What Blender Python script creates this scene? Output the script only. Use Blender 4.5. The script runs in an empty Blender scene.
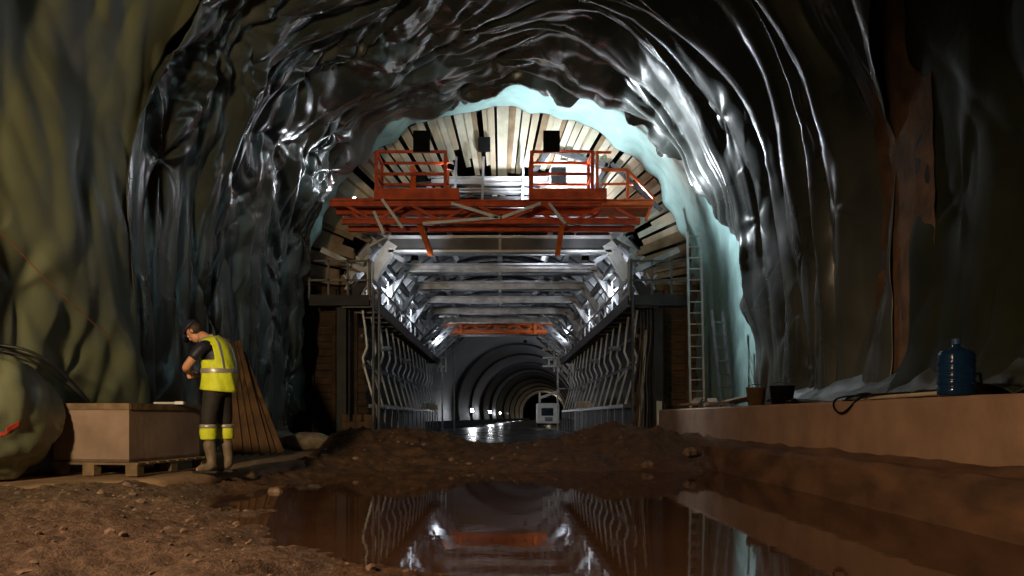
import bpy, bmesh, math, random
import numpy as np
from mathutils import Vector, Matrix
random.seed(7)
PI = math.pi
C = bpy.context.scene.collection

# ------------------------------------------------------------------ noise
_rng = np.random.RandomState(11)
_perm = _rng.permutation(512)
_g = _rng.rand(512) * 2 * PI
_gx, _gy = np.cos(_g), np.sin(_g)
def noise(x, y, seed=0):
    x = np.asarray(x, float) + seed * 17.31; y = np.asarray(y, float) - seed * 9.73
    x, y = np.broadcast_arrays(x, y)
    xi = np.floor(x).astype(int); yi = np.floor(y).astype(int)
    xf = x - xi; yf = y - yi
    u = xf ** 3 * (xf * (xf * 6 - 15) + 10); v = yf ** 3 * (yf * (yf * 6 - 15) + 10)
    def h(a, b): return _perm[(_perm[(a) % 512] + b) % 512]
    def d(a, b, fx, fy):
        k = h(a, b); return _gx[k] * fx + _gy[k] * fy
    a = d(xi, yi, xf, yf); b = d(xi + 1, yi, xf - 1, yf)
    c = d(xi, yi + 1, xf, yf - 1); e = d(xi + 1, yi + 1, xf - 1, yf - 1)
    return ((a + u * (b - a)) * (1 - v) + (c + u * (e - c)) * v) * 1.5
def fbm(x, y, seed=0, o=4):
    r = 0; a = 1; f = 1
    for i in range(o):
        r = r + a * noise(x * f, y * f, seed + i); a *= .5; f *= 2.03
    return r
def ridge(x, y, seed=0, p=1.0): return (1 - np.minimum(np.abs(noise(x, y, seed)) * 1.6, 1)) ** p
def sstep(a, b, x):
    t = np.clip((np.asarray(x, float) - a) / (b - a), 0, 1); return t * t * (3 - 2 * t)

# ------------------------------------------------------------------ materials
def mat(name, col, rough=.6, metal=0, var=.25, scale=6, bump=.2, bscale=30, col2=None, spec=.5, coords='Object', emis=None, es=0, trans=0, ior=1.45, rvar=0, detail=6, stretch=None, bdist=.02, coat=0):
    m = bpy.data.materials.new(name); m.use_nodes = True
    nt = m.node_tree; n = nt.nodes; l = nt.links
    b = n['Principled BSDF']
    b.inputs['Roughness'].default_value = rough; b.inputs['Metallic'].default_value = metal
    b.inputs['Specular IOR Level'].default_value = spec; b.inputs['IOR'].default_value = ior
    b.inputs['Transmission Weight'].default_value = trans
    b.inputs['Coat Weight'].default_value = coat
    if emis: b.inputs['Emission Color'].default_value = (*emis, 1); b.inputs['Emission Strength'].default_value = es
    tc = n.new('ShaderNodeTexCoord'); src = tc.outputs[coords]
    if stretch:
        mp = n.new('ShaderNodeMapping'); mp.inputs['Scale'].default_value = stretch
        l.new(src, mp.inputs['Vector']); src = mp.outputs[0]
    nz = n.new('ShaderNodeTexNoise'); nz.inputs['Scale'].default_value = scale; nz.inputs['Detail'].default_value = detail
    l.new(src, nz.inputs['Vector'])
    cr = n.new('ShaderNodeValToRGB')
    c2 = col2 if col2 else tuple(c * (1 - var) for c in col)
    c1 = col if col2 else tuple(min(1, c * (1 + var)) for c in col)
    cr.color_ramp.elements[0].position = .35; cr.color_ramp.elements[0].color = (*c2, 1)
    cr.color_ramp.elements[1].position = .65; cr.color_ramp.elements[1].color = (*c1, 1)
    l.new(nz.outputs['Fac'], cr.inputs[0]); l.new(cr.outputs[0], b.inputs['Base Color'])
    if rvar:
        mr = n.new('ShaderNodeMapRange'); mr.inputs['From Min'].default_value = .3; mr.inputs['From Max'].default_value = .7
        mr.inputs['To Min'].default_value = max(.02, rough - rvar); mr.inputs['To Max'].default_value = min(1, rough + rvar)
        l.new(nz.outputs['Fac'], mr.inputs['Value']); l.new(mr.outputs[0], b.inputs['Roughness'])
    if bump:
        n2 = n.new('ShaderNodeTexNoise'); n2.inputs['Scale'].default_value = bscale; n2.inputs['Detail'].default_value = 5
        l.new(src, n2.inputs['Vector'])
        bp = n.new('ShaderNodeBump'); bp.inputs['Strength'].default_value = bump; bp.inputs['Distance'].default_value = bdist
        l.new(n2.outputs['Fac'], bp.inputs['Height']); l.new(bp.outputs[0], b.inputs['Normal'])
    return m
M = {}
M['black_sheet'] = mat('black_sheet', (.066, .074, .068), .29, spec=.75, var=.3, scale=.8, bump=.2, bscale=2.6, rvar=.06, bdist=.04)
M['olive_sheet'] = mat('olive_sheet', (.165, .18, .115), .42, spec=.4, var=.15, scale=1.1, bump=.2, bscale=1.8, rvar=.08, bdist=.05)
M['shaded_olive_sheet'] = mat('shaded_olive_sheet', (.022, .027, .017), .62, spec=.15, var=.3, scale=1.1, bump=.3, bscale=2.5, rvar=.08, bdist=.05)  # darker olive copy, shade on the right wall put into the colour
M['flap'] = mat('flap', (.05, .056, .042), .45, spec=.3, var=.2, scale=1.5, bump=.25, bscale=3, bdist=.03)
M['shaded_wood'] = mat('shaded_wood', (.07, .04, .022), .85, var=.4, scale=4, bump=.4, bscale=20)  # darker copy of old_wood, shade on the left put into the colour
M['teal'] = mat('teal', (.25, .39, .375), .5, spec=.4, var=.15, scale=2, bump=.3, bscale=4, bdist=.04)
M['rock'] = mat('rock', (.05, .045, .04), .9, var=.4, scale=2, bump=.6, bscale=6, bdist=.1)
M['lining'] = mat('lining', (.085, .085, .09), .5, var=.2, scale=.6, bump=.15, bscale=5, stretch=(1, .6, 2))
M['rust_wall'] = mat('rust_wall', (.19, .11, .06), .85, col2=(.08, .05, .03), scale=3, bump=.6, bscale=9, bdist=.05)
M['mud'] = mat('mud', (.15, .085, .05), .85, spec=.2, col2=(.065, .038, .023), scale=5, bump=.9, bscale=26, bdist=.03, rvar=.25, detail=9)
M['gravel'] = mat('gravel', (.17, .11, .075), .85, col2=(.07, .045, .03), scale=22, bump=.8, bscale=60, bdist=.02)
M['slab'] = mat('slab', (.36, .23, .14), .8, col2=(.22, .14, .09), scale=4, bump=.4, bscale=25)
M['kerb'] = mat('kerb', (.36, .23, .15), .75, col2=(.27, .17, .11), scale=2.2, bump=.3, bscale=18, detail=8)
M['wetledge'] = mat('wetledge', (.17, .095, .055), .8, col2=(.08, .048, .03), spec=.15, scale=2.6, bump=.3, bscale=12, detail=8, stretch=(1, .5, 1.5))
M['stone'] = mat('stone', (.2, .14, .1), .8, var=.4, scale=9, bump=.5)
M['steel'] = mat('steel', (.36, .36, .38), .42, metal=.35, var=.3, scale=3, bump=.15)
M['pale_steel'] = mat('pale_steel', (.55, .55, .56), .45, metal=.2, var=.15, scale=3, bump=.1)
M['dark_steel'] = mat('dark_steel', (.10, .10, .11), .45, metal=.4, var=.35, scale=3, bump=.2)
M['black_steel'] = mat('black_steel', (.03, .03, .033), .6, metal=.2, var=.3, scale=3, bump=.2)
M['form_skin'] = mat('form_skin', (.09, .09, .095), .45, metal=.3, col2=(.04, .04, .045), scale=1.6, bump=.2)
M['orange'] = mat('orange', (.62, .085, .015), .5, col2=(.36, .04, .01), scale=4, bump=.15)
M['lit_orange'] = mat('lit_orange', (.85, .19, .03), .5, col2=(.7, .12, .02), scale=4, bump=.1)  # brighter copy of the orange, light put into the colour
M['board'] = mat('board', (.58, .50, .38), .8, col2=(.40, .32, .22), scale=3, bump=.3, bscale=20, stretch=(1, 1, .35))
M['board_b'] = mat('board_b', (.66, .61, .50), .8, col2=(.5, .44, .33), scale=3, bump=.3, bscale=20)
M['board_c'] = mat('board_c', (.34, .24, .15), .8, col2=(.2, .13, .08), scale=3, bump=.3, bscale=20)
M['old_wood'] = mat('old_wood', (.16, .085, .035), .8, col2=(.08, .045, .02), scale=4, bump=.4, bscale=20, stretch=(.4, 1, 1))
M['plank'] = mat('plank', (.17, .09, .042), .75, col2=(.055, .03, .015), scale=3, bump=.35, bscale=20, stretch=(2, 2, .3))
M['ply'] = mat('ply', (.29, .205, .165), .75, col2=(.19, .13, .10), scale=2.2, bump=.2, bscale=14)
M['pallet'] = mat('pallet', (.15, .10, .06), .85, var=.35, scale=6, bump=.4)
M['black'] = mat('black', (.008, .008, .008), .9, bump=.1, spec=.05)
M['rubber'] = mat('rubber', (.02, .02, .022), .5, bump=.1)
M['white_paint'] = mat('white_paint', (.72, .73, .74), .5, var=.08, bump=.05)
M['cream'] = mat('cream', (.62, .60, .55), .6, var=.12, scale=2, bump=.05)
M['glassy'] = mat('glassy', (.02, .03, .04), .08, bump=0)
M['skin'] = mat('skin', (.52, .25, .16), .5, var=.1, bump=.05)
M['hivis'] = mat('hivis', (.62, .70, .03), .6, var=.1, scale=5, bump=.5, bscale=9, emis=(.62, .72, .02), es=0, bdist=.04)
M['reflective'] = mat('reflective', (.36, .34, .32), .35, metal=.3, var=.1, bump=.1)
M['navy'] = mat('navy', (.012, .014, .035), .55, bump=.2)
M['trouser'] = mat('trouser', (.022, .018, .018), .8, bump=.4, bscale=12)
M['boot'] = mat('boot', (.20, .15, .11), .65, col2=(.11, .08, .055), scale=10, bump=.3)
M['hair'] = mat('hair', (.03, .02, .015), .6, bump=.4, bscale=80)
M['jug'] = mat('jug', (.012, .05, .13), .1, var=.1, bump=.05, trans=.45, ior=1.4)
M['jug_cap'] = mat('jug_cap', (.03, .08, .2), .4, bump=.05)
M['red'] = mat('red', (.5, .05, .03), .5, bump=.1)
M['wire'] = mat('wire', (.4, .12, .05), .5, bump=0)
M['sack'] = mat('sack', (.20, .16, .12), .85, var=.3, scale=7, bump=.5)
M['lens'] = mat('lens', (.9, .9, .9), .3, bump=0, emis=(.85, .93, 1), es=45)
M['lens_dim'] = mat('lens_dim', (.9, .9, .9), .3, bump=0, emis=(.9, .93, 1), es=60)
M['lens_warm'] = mat('lens_warm', (.9, .8, .6), .3, bump=0, emis=(1, .8, .5), es=14)
def water_mat():
    m = mat('water', (.08, .042, .025), .02, var=.15, scale=1.0, bump=.06, bscale=5, ior=1.5, spec=.5, bdist=.01)
    return m
M['water'] = water_mat()

# ------------------------------------------------------------------ mesh builder
class MB:
    def __init__(s): s.v = []; s.f = []; s.mi = []; s.cm = 0
    def _a(s, vs, fs):
        o = len(s.v); s.v += [tuple(v) for v in vs]
        s.f += [tuple(i + o for i in f) for f in fs]; s.mi += [s.cm] * len(fs)
    def box(s, x0, x1, y0, y1, z0, z1):
        s._a([(x0,y0,z0),(x1,y0,z0),(x1,y1,z0),(x0,y1,z0),(x0,y0,z1),(x1,y0,z1),(x1,y1,z1),(x0,y1,z1)],
             [(0,3,2,1),(4,5,6,7),(0,1,5,4),(1,2,6,5),(2,3,7,6),(3,0,4,7)]); return s
    def bar(s, a, b, w=.1, h=None, up=(0,0,1)):
        a = Vector(a); b = Vector(b); h = w if h is None else h
        d = (b - a).normalized(); u = Vector(up)
        if abs(d.dot(u)) > .97: u = Vector((0,1,0))
        x = d.cross(u).normalized(); y = x.cross(d).normalized()
        vs = [p + x * sx * w / 2 + y * sy * h / 2 for p in (a, b) for sx, sy in ((-1,-1),(1,-1),(1,1),(-1,1))]
        s._a(vs, [(3,2,1,0),(4,5,6,7),(0,1,5,4),(1,2,6,5),(2,3,7,6),(3,0,4,7)]); return s
    def ibeam(s, a, b, w=.25, h=.4, t=.03, up=(0,0,1)):
        a = Vector(a); b = Vector(b); d = (b - a).normalized(); u = Vector(up)
        if abs(d.dot(u)) > .97: u = Vector((0,1,0))
        x = d.cross(u).normalized(); y = x.cross(d).normalized()
        s.bar(a + y * (h/2 - t/2), b + y * (h/2 - t/2), w, t, up); s.bar(a - y * (h/2 - t/2), b - y * (h/2 - t/2), w, t, up)
        s.bar(a, b, t, h - 2*t, up); return s
    def tube(s, pts, r=.02, n=8, closed=False):
        pts = [Vector(p) for p in pts]; vs = []; fs = []; N = len(pts)
        rs = r if isinstance(r, (list, tuple)) else [r] * N
        px = None
        for i, p in enumerate(pts):
            a = pts[i-1] if i > 0 else p; b = pts[i+1] if i < N-1 else p
            d = (b - a).normalized()
            if px is None:
                u = Vector((0,0,1)) if abs(d.z) < .9 else Vector((0,1,0)); px = d.cross(u).normalized()
            else: px = (px - d * px.dot(d)).normalized()
            y = d.cross(px)
            for k in range(n):
                t = 2*PI*k/n; vs.append(p + (px*math.cos(t) + y*math.sin(t)) * rs[i])
        for i in range(N-1):
            for k in range(n):
                fs.append((i*n+k, i*n+(k+1)%n, (i+1)*n+(k+1)%n, (i+1)*n+k))
        fs.append(tuple(range(n))[::-1]); fs.append(tuple((N-1)*n+k for k in range(n)))
        s._a(vs, fs); return s
    def lathe(s, prof, c=(0,0,0), n=20, sx=1, sy=1):
        vs = []; fs = []; N = len(prof)
        for r, z in prof:
            for k in range(n):
                t = 2*PI*k/n; vs.append((c[0] + r*sx*math.cos(t), c[1] + r*sy*math.sin(t), c[2] + z))
        for i in range(N-1):
            for k in range(n): fs.append((i*n+k, i*n+(k+1)%n, (i+1)*n+(k+1)%n, (i+1)*n+k))
        fs.append(tuple(range(n))[::-1]); fs.append(tuple((N-1)*n+k for k in range(n)))
        s._a(vs, fs); return s
    def loft(s, rings, n=20):          # rings: (centre, xvec, yvec)
        vs = []; fs = []; N = len(rings)
        for c, xv, yv in rings:
            c = Vector(c); xv = Vector(xv); yv = Vector(yv)
            for k in range(n):
                t = 2*PI*k/n; vs.append(c + xv*math.cos(t) + yv*math.sin(t))
        for i in range(N-1):
            for k in range(n): fs.append((i*n+k, i*n+(k+1)%n, (i+1)*n+(k+1)%n, (i+1)*n+k))
        fs.append(tuple(range(n))[::-1]); fs.append(tuple((N-1)*n+k for k in range(n)))
        s._a(vs, fs); return s
    def prism(s, poly, axis, a, b):    # poly in the other two axes
        def P(u, v, w):
            return {'x': (w,u,v), 'y': (u,w,v), 'z': (u,v,w)}[axis]
        n = len(poly); vs = [P(u,v,a) for u,v in poly] + [P(u,v,b) for u,v in poly]
        s._a(vs, [tuple(range(n))[::-1], tuple(range(n,2*n))] + [(i,(i+1)%n,n+(i+1)%n,n+i) for i in range(n)]); return s
    def grid(s, P, smooth=True, flip=False):   # P array (a,b,3)
        a, b = P.shape[:2]
        vs = P.reshape(-1, 3).tolist(); fs = []
        for i in range(a-1):
            for j in range(b-1):
                q = (i*b+j, i*b+j+1, (i+1)*b+j+1, (i+1)*b+j)
                fs.append(q[::-1] if flip else q)
        s._a(vs, fs); return s
    def build(s, name, m, parent=None, loc=None, smooth=False, rotz=0, bevel=0, kind=None, label=None):
        me = bpy.data.meshes.new(name); me.from_pydata(s.v, [], s.f)
        bm = bmesh.new(); bm.from_mesh(me); bmesh.ops.recalc_face_normals(bm, faces=bm.faces); bm.to_mesh(me); bm.free()
        ms = m if isinstance(m, (list, tuple)) else [m]
        for q in ms: me.materials.append(q)
        if len(ms) > 1: me.polygons.foreach_set('material_index', s.mi)
        if smooth: me.polygons.foreach_set('use_smooth', [True] * len(me.polygons))
        o = bpy.data.objects.new(name, me); C.objects.link(o)
        if loc: o.location = loc
        o.rotation_euler.z = rotz
        if parent: o.parent = parent
        if bevel:
            md = o.modifiers.new('bevel', 'BEVEL'); md.width = bevel; md.segments = 2; md.limit_method = 'ANGLE'
        if kind: o['kind'] = kind
        if label: o['label'] = label
        return o
def tag(o, label, cat, group=None, kind=None):
    o['label'] = label; o['category'] = cat
    if group: o['group'] = group
    if kind: o['kind'] = kind
    return o
def thing(name, label, cat, loc=(0,0,0), rotz=0, group=None):
    o = bpy.data.objects.new(name, None); C.objects.link(o); o.location = loc; o.rotation_euler = (0,0,rotz)
    o.empty_display_size = .1
    return tag(o, label, cat, group)
def dup(root, loc, rotz=None, label=None):
    r = root.copy(); C.objects.link(r); r.location = loc
    if rotz is not None: r.rotation_euler = (0,0,rotz)
    if label: r['label'] = label
    for ch in list(root.children):
        c = ch.copy(); C.objects.link(c); c.parent = r
        for g in ch.children:
            d = g.copy(); C.objects.link(d); d.parent = c
    return r
def add_light(name, typ, loc, energy, col, size=.2, target=None, spot=None, blend=.5):
    d = bpy.data.lights.new(name, typ); d.energy = energy; d.color = col
    if typ == 'AREA': d.size = size
    else: d.shadow_soft_size = size
    if spot: d.spot_size = math.radians(spot); d.spot_blend = blend
    o = bpy.data.objects.new(name, d); C.objects.link(o); o.location = loc
    if target is not None:
        o.rotation_euler = (Vector(target) - Vector(loc)).to_track_quat('-Z', 'Y').to_euler()
    return o

# ------------------------------------------------------------------ tunnel profile
R0 = 5.45; ZC = 4.0; LW = ZC; LT = LW*2 + PI*R0
def prof(u):
    """u: arc length from left foot (z=0) over the crown to the right foot -> x, z, inward normal"""
    u = np.asarray(u, float)
    th = np.clip((u - LW) / R0, 0, PI)
    x = -R0*np.cos(th); z = ZC + R0*np.sin(th)
    nx = np.cos(th); nz = -np.sin(th)
    z = np.where(u < LW, u, z); z = np.where(u > LT - LW, LT - u, z)
    return x, z, nx, nz
# rock behind the sheets
for nm, a, b in (('wall_left', -.6, LW + 2.5), ('ceiling', LW + 2.5, LT - LW - 2.5), ('wall_right', LT - LW - 2.5, LT + .6)):
    U, V = np.meshgrid(np.linspace(a, b, 60), np.linspace(-2, 44.5, 120), indexing='ij')
    x, z, nx, nz = prof(U); d = -.32 + .08*fbm(U*.9, V*.9, 3)
    MB().grid(np.stack([x + nx*d, V, z + nz*d], -1)).build(nm, M['rock'], smooth=True, kind='structure')

def pins(U, V, pts, amp, rad, k, stretch=1.0):
    """tufts: points where the sheet is nailed, creases radiate from them"""
    r2 = None; out = np.zeros_like(U)
    best = np.full(U.shape, 1e9); th = np.zeros_like(U)
    for (pu, pv, ph) in pts:
        du = (U - pu)/stretch; dv = V - pv; r = np.sqrt(du*du + dv*dv) + 1e-6
        m = r < best; best = np.where(m, r, best); th = np.where(m, np.arctan2(dv, du)*1.0 + ph, th)
    cre = np.cos(th*k + 1.2*np.sin(th*3)) * np.exp(-best/rad) * np.minimum(best*5, 1)
    return amp*(1 - np.exp(-best/rad)) , amp*.33*cre

def sheet(name, u0, u1, v0, v1, nu, nv, matl, disp, label, cat='membrane sheet', off=.05, thick=.012):
    U = np.linspace(u0, u1, nu)[:, None] * np.ones(nv)[None]
    T = np.ones(nu)[:, None] * np.linspace(0, 1, nv)[None]
    v0_ = v0(U) if callable(v0) else v0; v1_ = v1(U) if callable(v1) else v1
    V = v0_ + (v1_ - v0_)*T
    d, dv, dz = disp(U, V, T)
    x, z, nx, nz = prof(U)
    P = np.stack([x + nx*(d + off), V + dv, z + nz*(d + off) + dz], -1)
    o = MB().grid(P).build(name, matl, smooth=True)
    md = o.modifiers.new('thickness', 'SOLIDIFY'); md.thickness = thick; md.offset = 0
    tag(o, label, cat); return o

# ---- black glossy membrane
rp = random.Random(5)
PIN = []
for i in range(48):
    PIN.append((rp.uniform(0.5, LT-.5), rp.uniform(11.4, 20), rp.uniform(0, 6)))
def black_disp(U, V, T):
    right = sstep(LT*.52, LT*.62, U); left = 1 - right
    crown = np.exp(-((U - LT*.47)/4.5)**2)
    w1 = noise(U*.30, V*.34, 1); w2 = noise(U*.27, V*.33, 2)
    hi = sstep(3.0, 7.0, U)*left + .25*right; wu = U + 1.3*w1 + .35*hi*noise(U*.9, V*.9, 11); wv = V + (.4 + 1.1*crown + .3*hi)*w2*(.45 + .55*sstep(1, 6, U)) + .14*hi*noise(U*.8, V*.8, 9)
    A = np.abs(noise(wv*.55, wu*.09 + crown*.25*wu*.5, 21)); B = np.abs(noise(wv*1.25, wu*.16, 22)); D = np.abs(noise(wv*3.0, wu*.3, 23))
    d = (.32 + .16*right)*A**.9 + (.15 + .12*right)*B**.9 + .05*D*(.5 + 1.2*noise(wu*.4, wv*.4, 24)**2)
    slant = wv + .05*(U - LT*.5)*right + .25*noise(U*.3, V*0, 25)
    q = (slant - 11.0)/1.75; fr = q - np.floor(q)
    lap = np.where(fr < .93, (fr/.93)**2.6, (1-fr)/.07)
    d += (.05 + .05*right)*lap*sstep(.4, 3.5, U)
    # crumples: crossing creases, strongest on the left shoulder and crown
    c1 = np.abs(noise(wu*.55 + wv*.5, wv*.8 - wu*.25, 26)); c2 = np.abs(noise(wu*1.1 - wv*.9, wv*1.3 + wu*.5, 27)); c3 = np.abs(noise(wu*2.3 + wv*1.4, wv*2.2 - wu*.9, 28))
    d += (.24*c1 + .11*c2 + .03*c3)*(.85*left*sstep(3.0, 7.0, U) + .12)
    p, c = pins(U, V, PIN, .16, .7, 6, 1.6)
    d += (p + c*1.5)*(left*.9 + .25)
    e = sstep(.78, 1, T)
    top = np.exp(-((U - LT*.5)/5.5)**2)
    d += e*top*(.02 + .30*np.abs(noise(U*.5, V*0+1.7, 33)) + .18*noise(U*1.3, V*0+4.7, 36)) + e*.07*noise(U*1.4, V*.5, 34)
    dv = e*.35*noise(U*.8, V*.2, 35)
    d = np.maximum(d, .02)
    d += sstep(1.1, 0, LT-U)*.3*right
    return d, dv, 0*U
def near_shift(U):      # the near laps lean toward the camera as they rise
    x, z, nx, nz = prof(U); return -np.minimum((R0 - np.abs(x))*1.7, 2.6)
def v_end(U):
    r = U/LT
    return 20.2 - 1.0*sstep(.45, .62, r) - 3.2*sstep(.66, .88, r) + .35*noise(U*.9, U*0, 41) + .2*noise(U*2.7, U*0, 42)
def v_start(U): return 11.0 - .35*sstep(.5, .7, U/LT) + near_shift(U)*(U > LT*.5)*sstep(.5, .56, U/LT) + .3*noise(U*.35, U*0, 43)*(U < LT*.55)
sheet('black_membrane_sheet', .2, LT-1.02, v_start, v_end, 620, 400, M['black_sheet'], black_disp,
      'glossy black waterproofing sheet hanging in folds around the whole arch')
# ---- teal geotextile between black sheet and timber bulkhead
def teal_disp(U, V, T):
    A = ridge(V*.9 + noise(U*.4, V*.3, 3), U*.15, 51, 1.4)
    return .02 + .05*(1-A) + .06*np.abs(noise(U*.8, V*1.2, 52)) + .03*noise(U*2, V*3, 53)+.02 + sstep(.75, 1, T)*(.30*np.abs(noise(U*.45, V*0, 55)) + .12*noise(U*1.5, V*.4, 56)), .15*noise(U*1.1, V*.1, 54)*sstep(.8, 1, T), 0*U
sheet('geotextile_sheet', 1.0, LT-1.02, 14.5, lambda U: 22.25+0*U, 300, 130, M['teal'], teal_disp,
      'pale teal geotextile fleece showing around the timber bulkhead arch', 'fleece sheet', off=-.16)
# ---- olive sheets near the camera
rp2 = random.Random(3)
PIN2 = [(rp2.uniform(.5, 12), rp2.uniform(4, 11.3), rp2.uniform(0, 6)) for i in range(8)]
def olive_disp(U, V, T):
    wu = U + .9*noise(U*.25, V*.3, 61); wv = V + .7*noise(U*.3, V*.3, 62) + .13*U
    A = ridge(wv*.38, wu*.12, 63, .8); B = ridge(wv*1.0, wu*.2, 64, 1.5)
    p, c = pins(U, V, PIN2, .22, .9, 5, 1.5)
    d = .20*(1-A) + .04*(1-B) + p*.8 + c*.5 + .02*noise(U*1.5, V*2, 65) + .22*np.abs(noise(wv*.45 + U*.2, wu*.22, 66)) + .10*np.abs(noise(wv*1.1 + U*.5, wu*.5, 67))
    return np.maximum(d, .02), 0*U, 0*U
sheet('olive_membrane_sheet', .2, LT*.5, 1.5, lambda U: 11.35 + .45*noise(U*.35, U*0, 44), 240, 220, M['olive_sheet'], olive_disp,
      'olive green waterproofing sheet on the left wall behind the worker and crate')
PIN3 = [(LT - rp2.uniform(1, 12), rp2.uniform(3, 9.5), rp2.uniform(0, 6)) for i in range(14)]
def olive_disp_r(U, V, T):
    W = LT - U
    wu = W + .9*noise(W*.25, V*.3, 71); wv = V + .7*noise(W*.3, V*.3, 72) + .5*noise(W*.6, V*.5, 70)
    A = ridge(wv*.55, wu*.13, 73, 1.2); B = ridge(wv*1.4, wu*.3, 74, 2)
    p, c = pins(U, V, PIN3, .18, .9, 5, 1.5)
    d = .12*(1-A) + .05*(1-B) + p*.5 + c*.6
    d = d + .25*sstep(1.8, 1.02, W)*(1 + .3*noise(V*1.5, W*1.5, 75))     # bottom drapes onto the ledge
    return np.maximum(d, .02), 0*U, 0*U
sheet('olive_membrane_sheet', LT*.5, LT-1.06, 1.0, lambda U: 10.2 + .15*noise(U*.35, U*0, 45) + near_shift(U), 220, 200, M['shaded_olive_sheet'], olive_disp_r,
      'shade-darkened olive waterproofing sheet on the right wall behind the water bottle')
# loose bottom flap of the right sheets, spread on the ledge
def flap(name, y0, y1, matl, lab, seed):
    Y = np.linspace(y0, y1, 90)[:, None]*np.ones(30)[None]; S = np.ones(90)[:, None]*np.linspace(0, 1, 30)[None]
    X = 5.35 - .8*S - .14*noise(Y*1.1, S*0, seed) ; Z = 1.62 - .57*np.minimum(S*1.45, 1)**.75 + .06*np.abs(noise(Y*2.2, S*3, seed+1))*np.minimum(S*3,1) + .13*sstep(.5,1,S)*np.maximum(noise(Y*1.3, S, seed+2),0)
    o = MB().grid(np.stack([X, Y, Z], -1)).build(name, matl, smooth=True)
    md = o.modifiers.new('thickness', 'SOLIDIFY'); md.thickness = .012
    tag(o, lab, 'membrane sheet')
flap('membrane_flap', 6.2, 13.8, M['flap'], 'loose grey-green sheet end draped over the ledge left of the water bottle', 81)
# ---- bare rusty concrete strip between the sheets on the right wall
U = np.linspace(LT*.62, LT-1.0, 90)[:, None]*np.ones(12)[None]; V = 9.7 + 1.5*np.linspace(0, 1, 12)[None]*np.ones(90)[:, None] + near_shift(U)
x, z, nx, nz = prof(U); d = .19 + .03*fbm(U*1.2, V*2, 5)
MB().grid(np.stack([x+nx*d, V, z+nz*d], -1)).build('trim_1', M['rust_wall'], smooth=True, kind='structure')

# ------------------------------------------------------------------ ground
def shore(y): return np.interp(y, [2, 4.28, 5.4, 6.6, 9, 11.7, 12.6, 14], [1.2, -.45, -1.5, -2.1, -2.75, -2.5, -1.6, 2])
def slab_edge(y): return np.interp(y, [5.5, 7.3, 8.5, 10, 13, 15.5, 19], [-5.7, -4.8, -3.6, -3.15, -2.95, -3.0, -3.2])
def ground_h(X, Y):
    dl = shore(Y) - X
    hl = np.clip(dl*.13, -.22, .16)
    yb = 12.5 + .35*noise(X*.8, X*0, 6)
    hf = np.interp(Y - yb, [-2, 0, 1.2, 2.6, 4.0, 7, 10], [-.22, 0, .3, .52, .42, .18, .12])
    hf = hf * (.8 + .3*np.exp(-((X+2.2)/1.3)**2) + .45*np.exp(-((X-2.4)/.9)**2) - .25*np.exp(-((X)/1.0)**2))
    h = np.maximum(hl, hf)
    bumps = .05*fbm(X*1.6, Y*1.6, 7) + .05*np.abs(noise(X*4, Y*4, 8))*sstep(-.02, .15, h)
    bumps = bumps + .12*sstep(.2, .45, h)*np.abs(fbm(X*2.2, Y*2.2, 12)) + .02*fbm(X*9, Y*9, 13, 2)
    h = h + bumps*np.where(h > -.05, 1, .3)
    # keep below the slab, and a broken hollow in front of it
    sl = sstep(-.05, -.5, X - slab_edge(Y))
    h = h*(1-sl) + np.minimum(h, .1)*sl
    h = h - .14*np.exp(-(((X+2.75)/.45)**2 + ((Y-8.2)/.7)**2))
    ru = np.exp(-((Y-6.25-.1*X)/.12)**2)*sstep(-2.2, -3.6, X) + np.exp(-((Y-5.75-.1*X)/.1)**2)*sstep(-2.6, -3.8, X)
    return h - .05*ru
X = np.linspace(-5.9, 4.2, 340)[:, None]*np.ones(440)[None]; Y = np.ones(340)[:, None]*np.linspace(1, 20.5, 440)[None]
Z = ground_h(X, Y)
ob = MB().grid(np.stack([X, Y, Z], -1)).build('floor', [M['mud'], M['gravel']], smooth=True, kind='structure')
# gravel near the camera, mud elsewhere
me = ob.data
mi = [1 if (c.center.y < 9 and c.center.x < -1.0 + .2*math.sin(c.center.y*2)) else 0 for c in me.polygons]
me.polygons.foreach_set('material_index', mi)
# slab on the left
Y = np.linspace(6.2, 19.5, 120)
top = []; 
er = slab_edge(Y) + .07*noise(Y*2.5, Y*0, 9) + .05*noise(Y*6, Y*0, 10)
n = 24; P = np.zeros((120, n+3, 3))
for j in range(n):
    t = j/(n-1); P[:, j, 0] = -5.8 + (er + 5.8)*t; P[:, j, 1] = Y; P[:, j, 2] = .2 + .008*noise(P[:, j, 0]*3, Y*3, 4)
P[:, n-1, 2] -= .02
for q, (dx, dz) in enumerate(((.04, .12), (.03, .02), (-.05, -.1))):
    P[:, n+q, 0] = er + dx; P[:, n+q, 1] = Y; P[:, n+q, 2] = dz
slab = MB().grid(P).build('trim_2', M['slab'], smooth=True, kind='structure')
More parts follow.
